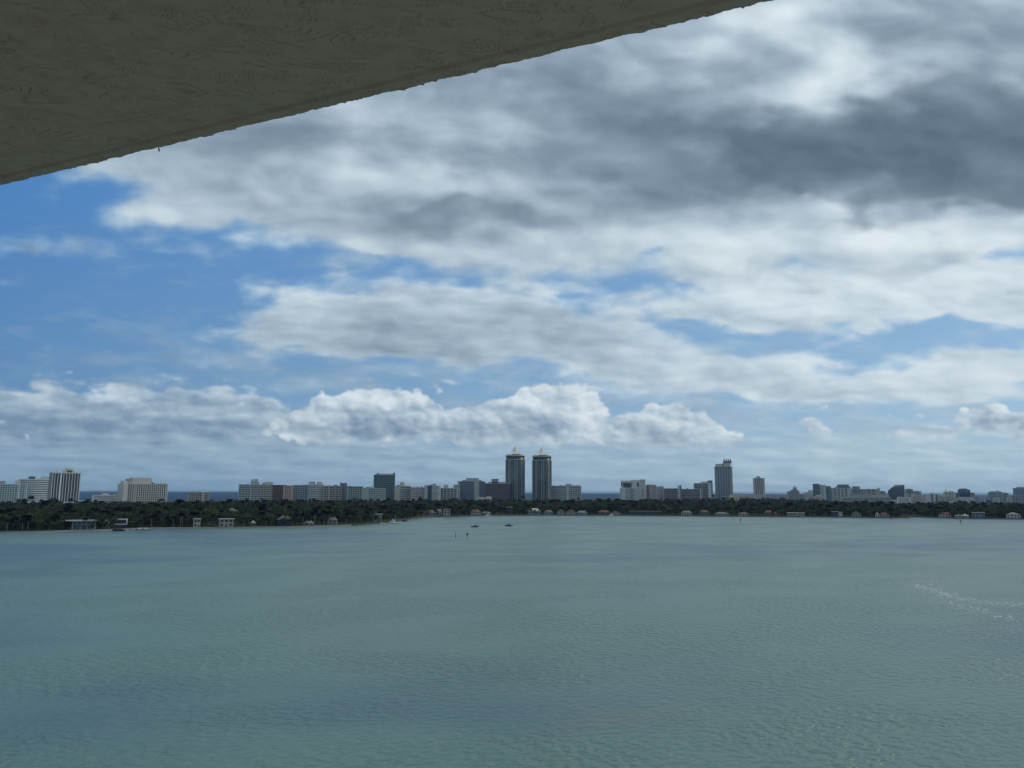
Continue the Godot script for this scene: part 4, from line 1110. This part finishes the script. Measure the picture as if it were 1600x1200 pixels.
func build_trees() -> void:
	for k in 6: make_tree(k)
	for k in 2: make_palm(k)
	var spots := []
	var bw := FastNoiseLite.new(); noise(bw, FastNoiseLite.TYPE_SIMPLEX_SMOOTH, 1.0, 2, 4)
	# rows of trees from the bank inland, spaced evenly as the eye meets them
	for row in 26:
		var n := 300 if row < 2 else 260
		for k in n:
			var x := -60.0 + 1720.0 * (k + rng.randf()) / n
			var s := shore_depth(x)
			var t := (row + rng.randf()) / 26.0
			var depth := s + 7.0 + rng.randf() * 16.0 if row == 0 else s + 16.0 + pow(t, 1.7) * (wood_depth(x) - s)
			var kind := rng.randi() % 6
			if rng.randf() < (0.3 if row < 2 else 0.1): kind = 6 + rng.randi() % 2
			var tall := rng.randf_range(7.5, 13.5) + bw.get_noise_2d(x / 40.0, depth / 150.0) * 3.0
			if row < 2: tall *= 0.8
			if row > 14: tall += 2.5
			if rng.randf() < 0.07: tall *= 1.3
			if kind >= 6: tall *= 1.15
			var blocked := false
			for q in keep:
				if x > q[0] and x < q[1] and depth < q[2] + 3.0 and rng.randf() < 0.62: blocked = true
			if blocked: continue
			var p := at_depth(x, 800, depth)
			spots.append([Vector3(p.x, 1.2, p.z), kind, tall / 12.0, rng.randf() * TAU, rng.randf_range(0.85, 1.25), row, x])
	var tree_names := ["broad_tree", "spreading_tree", "round_tree", "pine_tree", "open_tree", "wide_tree", "palm_tree", "palm_tree"]
	var labels := ["dark broad leaved tree", "dark spreading tree with uneven crown", "rounded tree", "slender pointed dark tree", "open crowned tree", "very wide crowned tree", "palm tree with drooping fronds", "palm tree with drooping fronds"]
	var singles := []
	var rest := [[], [], [], [], [], [], [], []]
	for s in spots:
		if s[5] < 2 and singles.size() < 300 and rng.randf() < 0.72: singles.append(s)
		else: rest[s[1]].append(s)
	for s in singles:
		var near := ""
		var best := 1e9
		for l in landmarks:
			if absf(l[0] - s[6]) < best:
				best = absf(l[0] - s[6])
				near = l[1]
		var t := thing(tree_names[s[1]], "%s %s %s the %s" % ["tall" if s[2] > 0.95 else ("low" if s[2] < 0.68 else "middling"), labels[s[1]], "beside" if best < 25 else "on the bank nearest", near], "palm" if s[1] > 5 else "tree", s[0], s[3], "%s %ss by the %s" % ["tall" if s[2] > 0.95 else ("low" if s[2] < 0.68 else "middling"), tree_names[s[1]].replace("_", " "), near])
		part("crown", crowns[s[1]], M.leaf, t)
		part("trunk", trunks[s[1]], M.palm_trunk if s[1] > 5 else M.trunk, t)
		t.scale = Vector3(s[2] * s[4], s[2], s[2] * s[4])
	var wood := Node3D.new()
	wood.name = "woodland"
	wood.set_meta("kind", "stuff")
	tag(wood, "dense dark green wood covering the shore behind the houses", "woodland")
	add_child(wood)
	for k in 8:
		for what in 2:
			var mm := MultiMesh.new()
			mm.transform_format = MultiMesh.TRANSFORM_3D
			mm.mesh = crowns[k] if what == 0 else trunks[k]
			mm.instance_count = rest[k].size()
			for i in rest[k].size():
				var s: Array = rest[k][i]
				mm.set_instance_transform(i, Transform3D(Basis(Vector3.UP, s[3]).scaled(Vector3(s[2] * s[4], s[2], s[2] * s[4])), s[0]))
			var mi := MultiMeshInstance3D.new()
			mi.name = "crowns" if what == 0 else "trunks"
			mi.multimesh = mm
			mi.material_override = M.leaf if what == 0 else (M.palm_trunk if k > 5 else M.trunk)
			mi.set_meta("kind", "stuff")
			wood.add_child(mi, true)

# ---------------------------------------------------------------- boats, markers and docks
func hull(st: SurfaceTool, length: float, beam: float, h: float) -> void:
	var rings := []
	for e in [[-0.5, 0.86, 0.0, 0.82], [-0.25, 1.0, 0.0, 0.85], [0.0, 1.0, 0.0, 0.9], [0.2, 0.9, 0.02, 1.0], [0.36, 0.62, 0.1, 1.12], [0.46, 0.26, 0.22, 1.22], [0.5, 0.03, 0.4, 1.28]]:
		var x: float = -e[0] * length
		var b: float = beam * 0.5 * e[1]
		rings.append([Vector3(x, h * e[3], b), Vector3(x, h * 0.35, b * 0.92), Vector3(x, -0.25 + e[2] * h, 0), Vector3(x, h * 0.35, -b * 0.92), Vector3(x, h * e[3], -b)])
	loft(st, rings)

func motor_boat(label: String, x: float, y: float, turn: float) -> void:
	var p := at_height(x, y, 0.0)
	var b := thing("motor_boat", label, "boat", p, turn, "motor boats under way on the bay")
	var st := new_st(); hull(st, 7.4, 2.5, 1.05)
	part("hull", done(st), M.hull_navy, b)
	box("deck", M.canvas_dark, b, Vector3(0.3, 0.82, 0), Vector3(6.0, 0.08, 1.9))
	box("console", M.canvas_dark, b, Vector3(0.4, 1.4, 0), Vector3(1.1, 1.2, 0.9))
	box("windscreen", M.glass_dark, b, Vector3(-0.05, 2.1, 0), Vector3(0.08, 0.5, 0.9))
	box("seat", M.canvas_dark, b, Vector3(1.6, 1.2, 0), Vector3(0.7, 0.9, 1.2))
	var top := box("shade_top", M.canvas_dark, b, Vector3(0.7, 2.75, 0), Vector3(2.2, 0.1, 1.7))
	for s in [[-0.2, -0.7], [-0.2, 0.7], [1.5, -0.7], [1.5, 0.7]]:
		box("shade_post", M.dark_metal, b, Vector3(s[0], 1.8, s[1]), Vector3(0.06, 1.9, 0.06))
	var mo := box("outboard_motor", M.dark_metal, b, Vector3(3.95, 0.95, 0), Vector3(0.5, 0.9, 0.5))
	# foam trailing behind
	var w := new_st()
	for k in 14:
		var a := Vector3(4.2 + k * 4.0, 0.03, rng.randf_range(-0.2, 0.2)); var c := Vector3(4.2 + k * 4.0 + 3.4, 0.03, rng.randf_range(-0.2, 0.2))
		var wd := 0.75 * (1.0 - k / 16.0)
		quad(w, a + Vector3(0, 0, wd), c + Vector3(0, 0, wd), c - Vector3(0, 0, wd), a - Vector3(0, 0, wd))
	var f := part("wake_foam", done(w), M.foam, self, p)
	f.rotation.y = turn
	f.set_meta("kind", "stuff")
	f.set_meta("label", "thin streak of foam behind a motor boat")
	f.set_meta("category", "foam")

func moored_boat(label: String, x: float, y: float, length: float, m: String, cabin: bool) -> void:
	var p := at_height(x, y, 0.0)
	var b := thing("moored_boat", label, "boat", p, rng.randf_range(-0.25, 0.25), "boats moored along the bank")
	var st := new_st(); hull(st, length, length * 0.3, length * 0.11 + 0.3)
	part("hull", done(st), M[m], b)
	if cabin:
		box("cabin", M.hull_white, b, Vector3(0.3, length * 0.11 + 1.3, 0), Vector3(length * 0.5, 1.9, length * 0.22))
		box("cabin_window", M.glass_dark, b, Vector3(0.3, length * 0.11 + 1.5, length * 0.11 + 0.02), Vector3(length * 0.42, 0.6, 0.06))
		box("flybridge", M.hull_white, b, Vector3(0.8, length * 0.11 + 2.9, 0), Vector3(length * 0.3, 1.0, length * 0.2))
	else:
		box("cover", M.canvas_red if m == "hull_navy" else M.concrete, b, Vector3(0.3, length * 0.11 + 0.55, 0), Vector3(length * 0.6, 0.5, length * 0.22))

func marker(label: String, x: float, y: float, tall: float, sign: bool) -> void:
	var p := at_height(x, y, 0.0)
	var r := thing("channel_marker", label, "marker", p, 0.0, "channel markers in the bay")
	var st := new_st()
	limb(st, Vector3(0, -1.5, 0), Vector3(0.05, tall, 0), 0.24, 0.2)
	part("pile", done(st), M.wood, r)
	var cap := CylinderMesh.new(); cap.top_radius = 0.05; cap.bottom_radius = 0.26; cap.height = 0.35; cap.radial_segments = 10
	part("cap", cap, M.dark_metal, r, Vector3(0.05, tall + 0.16, 0))
	if sign:
		box("sign_board", M.sign_green, r, Vector3(0.05, tall - 0.55, 0.3), Vector3(1.5, 1.3, 0.08))
		var low := new_st(); limb(low, Vector3(0, -0.5, 0), Vector3(0.01, 1.3, 0), 0.3, 0.28)
		part("pile_sleeve", done(low), M.concrete, r)

func dock(label: String, x0: float, x1: float, y: float) -> void:
	var a := at_height(x0, y, 0.0); var b := at_height(x1, y, 0.0)
	var r := thing("dock", label, "dock", (a + b) * 0.5, atan2(-(b - a).z, (b - a).x), "docks along the bank")
	var l := a.distance_to(b)
	box("deck", M.concrete, r, Vector3(0, 1.35, 0), Vector3(l, 0.25, 2.2))
	for k in int(l / 5.0) + 1:
		for z in [-0.95, 0.95]:
			box("pile", M.wood, r, Vector3(-l * 0.5 + 0.2 + k * (l - 0.4) / int(l / 5.0), 0.6, z), Vector3(0.32, 3.4, 0.32))

func build_boats() -> void:
	motor_boat("small dark motor boat trailing foam, closer to the post markers", 742, 823.6, 0.1)
	motor_boat("small dark motor boat trailing foam, further along the channel", 794.5, 822.0, -0.05)
	marker("plain thin wooden post standing alone in the bay", 711.8, 840.5, 4.2, false)
	marker("wooden post with a square dark board and a pale foot", 730, 842, 4.0, true)
	marker("small marker post before the shore under the yellow cream house", 1157, 816.8, 4.0, true)
	marker("marker post before the white hipped villa", 1501, 819.2, 4.4, true)
	moored_boat("low covered boat with a red stripe below the white framed villa", 185, 829.8, 11.0, "hull_navy", false)
	moored_boat("boat under a pale cover at the end of the pale sea wall", 224, 827.6, 9.5, "hull_white", false)
	moored_boat("white cabin cruiser moored beside the boathouse", 613, 817.9, 8.0, "hull_white", true)
	moored_boat("open white boat lying left of the white cabin cruiser", 598, 819.2, 6.5, "hull_white", false)
	moored_boat("open boat with a pale cover right of the cabin cruiser", 632, 814.8, 7.0, "hull_navy", false)
	moored_boat("white launch at the foot of the faded red roofed villa", 762, 806.9, 8.0, "hull_white", true)
	moored_boat("white launch below the rust gabled house", 955, 806.6, 8.0, "hull_white", true)
	dock("pale dock below the white cottage on the point", 203, 233, 828.9)
	dock("pale dock reaching along the bank beside the moored boats", 637, 666, 810.6)
	var m := at_height(617.5, 817.8, 0.0)
	var mast := thing("sail_mast", "thin pale mast beside the white cabin cruiser", "mast", m)
	var st := new_st(); limb(st, Vector3(0, 0, 0), Vector3(0, 11, 0), 0.12, 0.06); part("mast", done(st), M.hull_white, mast)
	var h := new_st(); hull(h, 7.5, 2.2, 1.0); part("hull", done(h), M.hull_white, mast)
	# pale flecks laid on the water in place of a slick's sheen
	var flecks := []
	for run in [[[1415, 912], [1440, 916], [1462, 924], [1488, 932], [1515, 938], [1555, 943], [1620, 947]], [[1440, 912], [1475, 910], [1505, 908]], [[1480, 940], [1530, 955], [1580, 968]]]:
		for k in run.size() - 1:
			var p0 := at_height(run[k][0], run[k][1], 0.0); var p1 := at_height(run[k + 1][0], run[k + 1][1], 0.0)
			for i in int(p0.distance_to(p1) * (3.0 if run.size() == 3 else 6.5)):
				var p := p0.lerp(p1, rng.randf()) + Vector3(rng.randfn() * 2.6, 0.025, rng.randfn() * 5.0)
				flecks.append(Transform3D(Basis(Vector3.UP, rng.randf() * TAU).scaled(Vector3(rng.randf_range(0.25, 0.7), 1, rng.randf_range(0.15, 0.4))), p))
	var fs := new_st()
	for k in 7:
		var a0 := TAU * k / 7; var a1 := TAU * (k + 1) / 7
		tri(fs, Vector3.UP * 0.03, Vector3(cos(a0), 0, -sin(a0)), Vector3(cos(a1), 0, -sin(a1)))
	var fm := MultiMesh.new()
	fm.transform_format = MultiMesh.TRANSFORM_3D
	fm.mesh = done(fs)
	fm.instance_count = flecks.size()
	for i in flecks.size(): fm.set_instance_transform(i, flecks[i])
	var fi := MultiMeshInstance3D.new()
	fi.name = "sheen_flecks"
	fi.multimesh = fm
	fi.material_override = M.foam  # the wake's foam colour, reused here to paint the sheen
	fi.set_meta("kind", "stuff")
	tag(fi, "pale flecks standing in for the curving sheen of a slick on the green water", "foam")
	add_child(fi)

func _ready() -> void:
	# camera
	look = Basis.from_euler(Vector3(deg_to_rad(8.165), 0, 0)) * Basis.from_euler(Vector3(0, 0, deg_to_rad(0.22)))
	look_inv = look.inverse()
	var cam := Camera3D.new()
	cam.name = "camera"
	cam.transform = Transform3D(look, EYE)
	cam.fov = rad_to_deg(2 * atan(600 / F))
	cam.far = 60000
	add_child(cam)
	# sky
	var env := Environment.new()
	env.background_mode = Environment.BG_SKY
	env.sky = Sky.new()
	env.tonemap_mode = Environment.TONE_MAPPER_LINEAR
	env.tonemap_exposure = 1.0
	env.sdfgi_enabled = true
	env.ssao_enabled = true
	env.ssil_enabled = true
	var sm := PanoramaSkyMaterial.new()
	sm.panorama = build_sky()
	env.sky.sky_material = sm
	var we := WorldEnvironment.new()
	we.name = "environment"
	we.environment = env
	add_child(we)
	# sun: high on the right, a little ahead, softened by thin cloud
	var sun := DirectionalLight3D.new()
	sun.name = "sun"
	sun.light_color = Color(1.0, 0.95, 0.86)
	sun.light_energy = 0.48
	sun.light_angular_distance = 25.0
	sun.shadow_enabled = true
	var az := deg_to_rad(72.0)
	var alt := deg_to_rad(46.0)
	sun.transform = Transform3D(Basis.looking_at(-Vector3(sin(az) * cos(alt), sin(alt), -cos(az) * cos(alt))), Vector3(0, 200, 0))
	add_child(sun)
	rng.seed = 20250
	make_materials()
	build_water()
	build_land()
	build_slab()
	build_city()
	build_shore()
	build_trees()
	build_boats()
	# the humid air over the bay
	env.fog_enabled = true
	env.fog_light_color = Color(0.66, 0.80, 0.95)
	env.fog_density = 0.000033
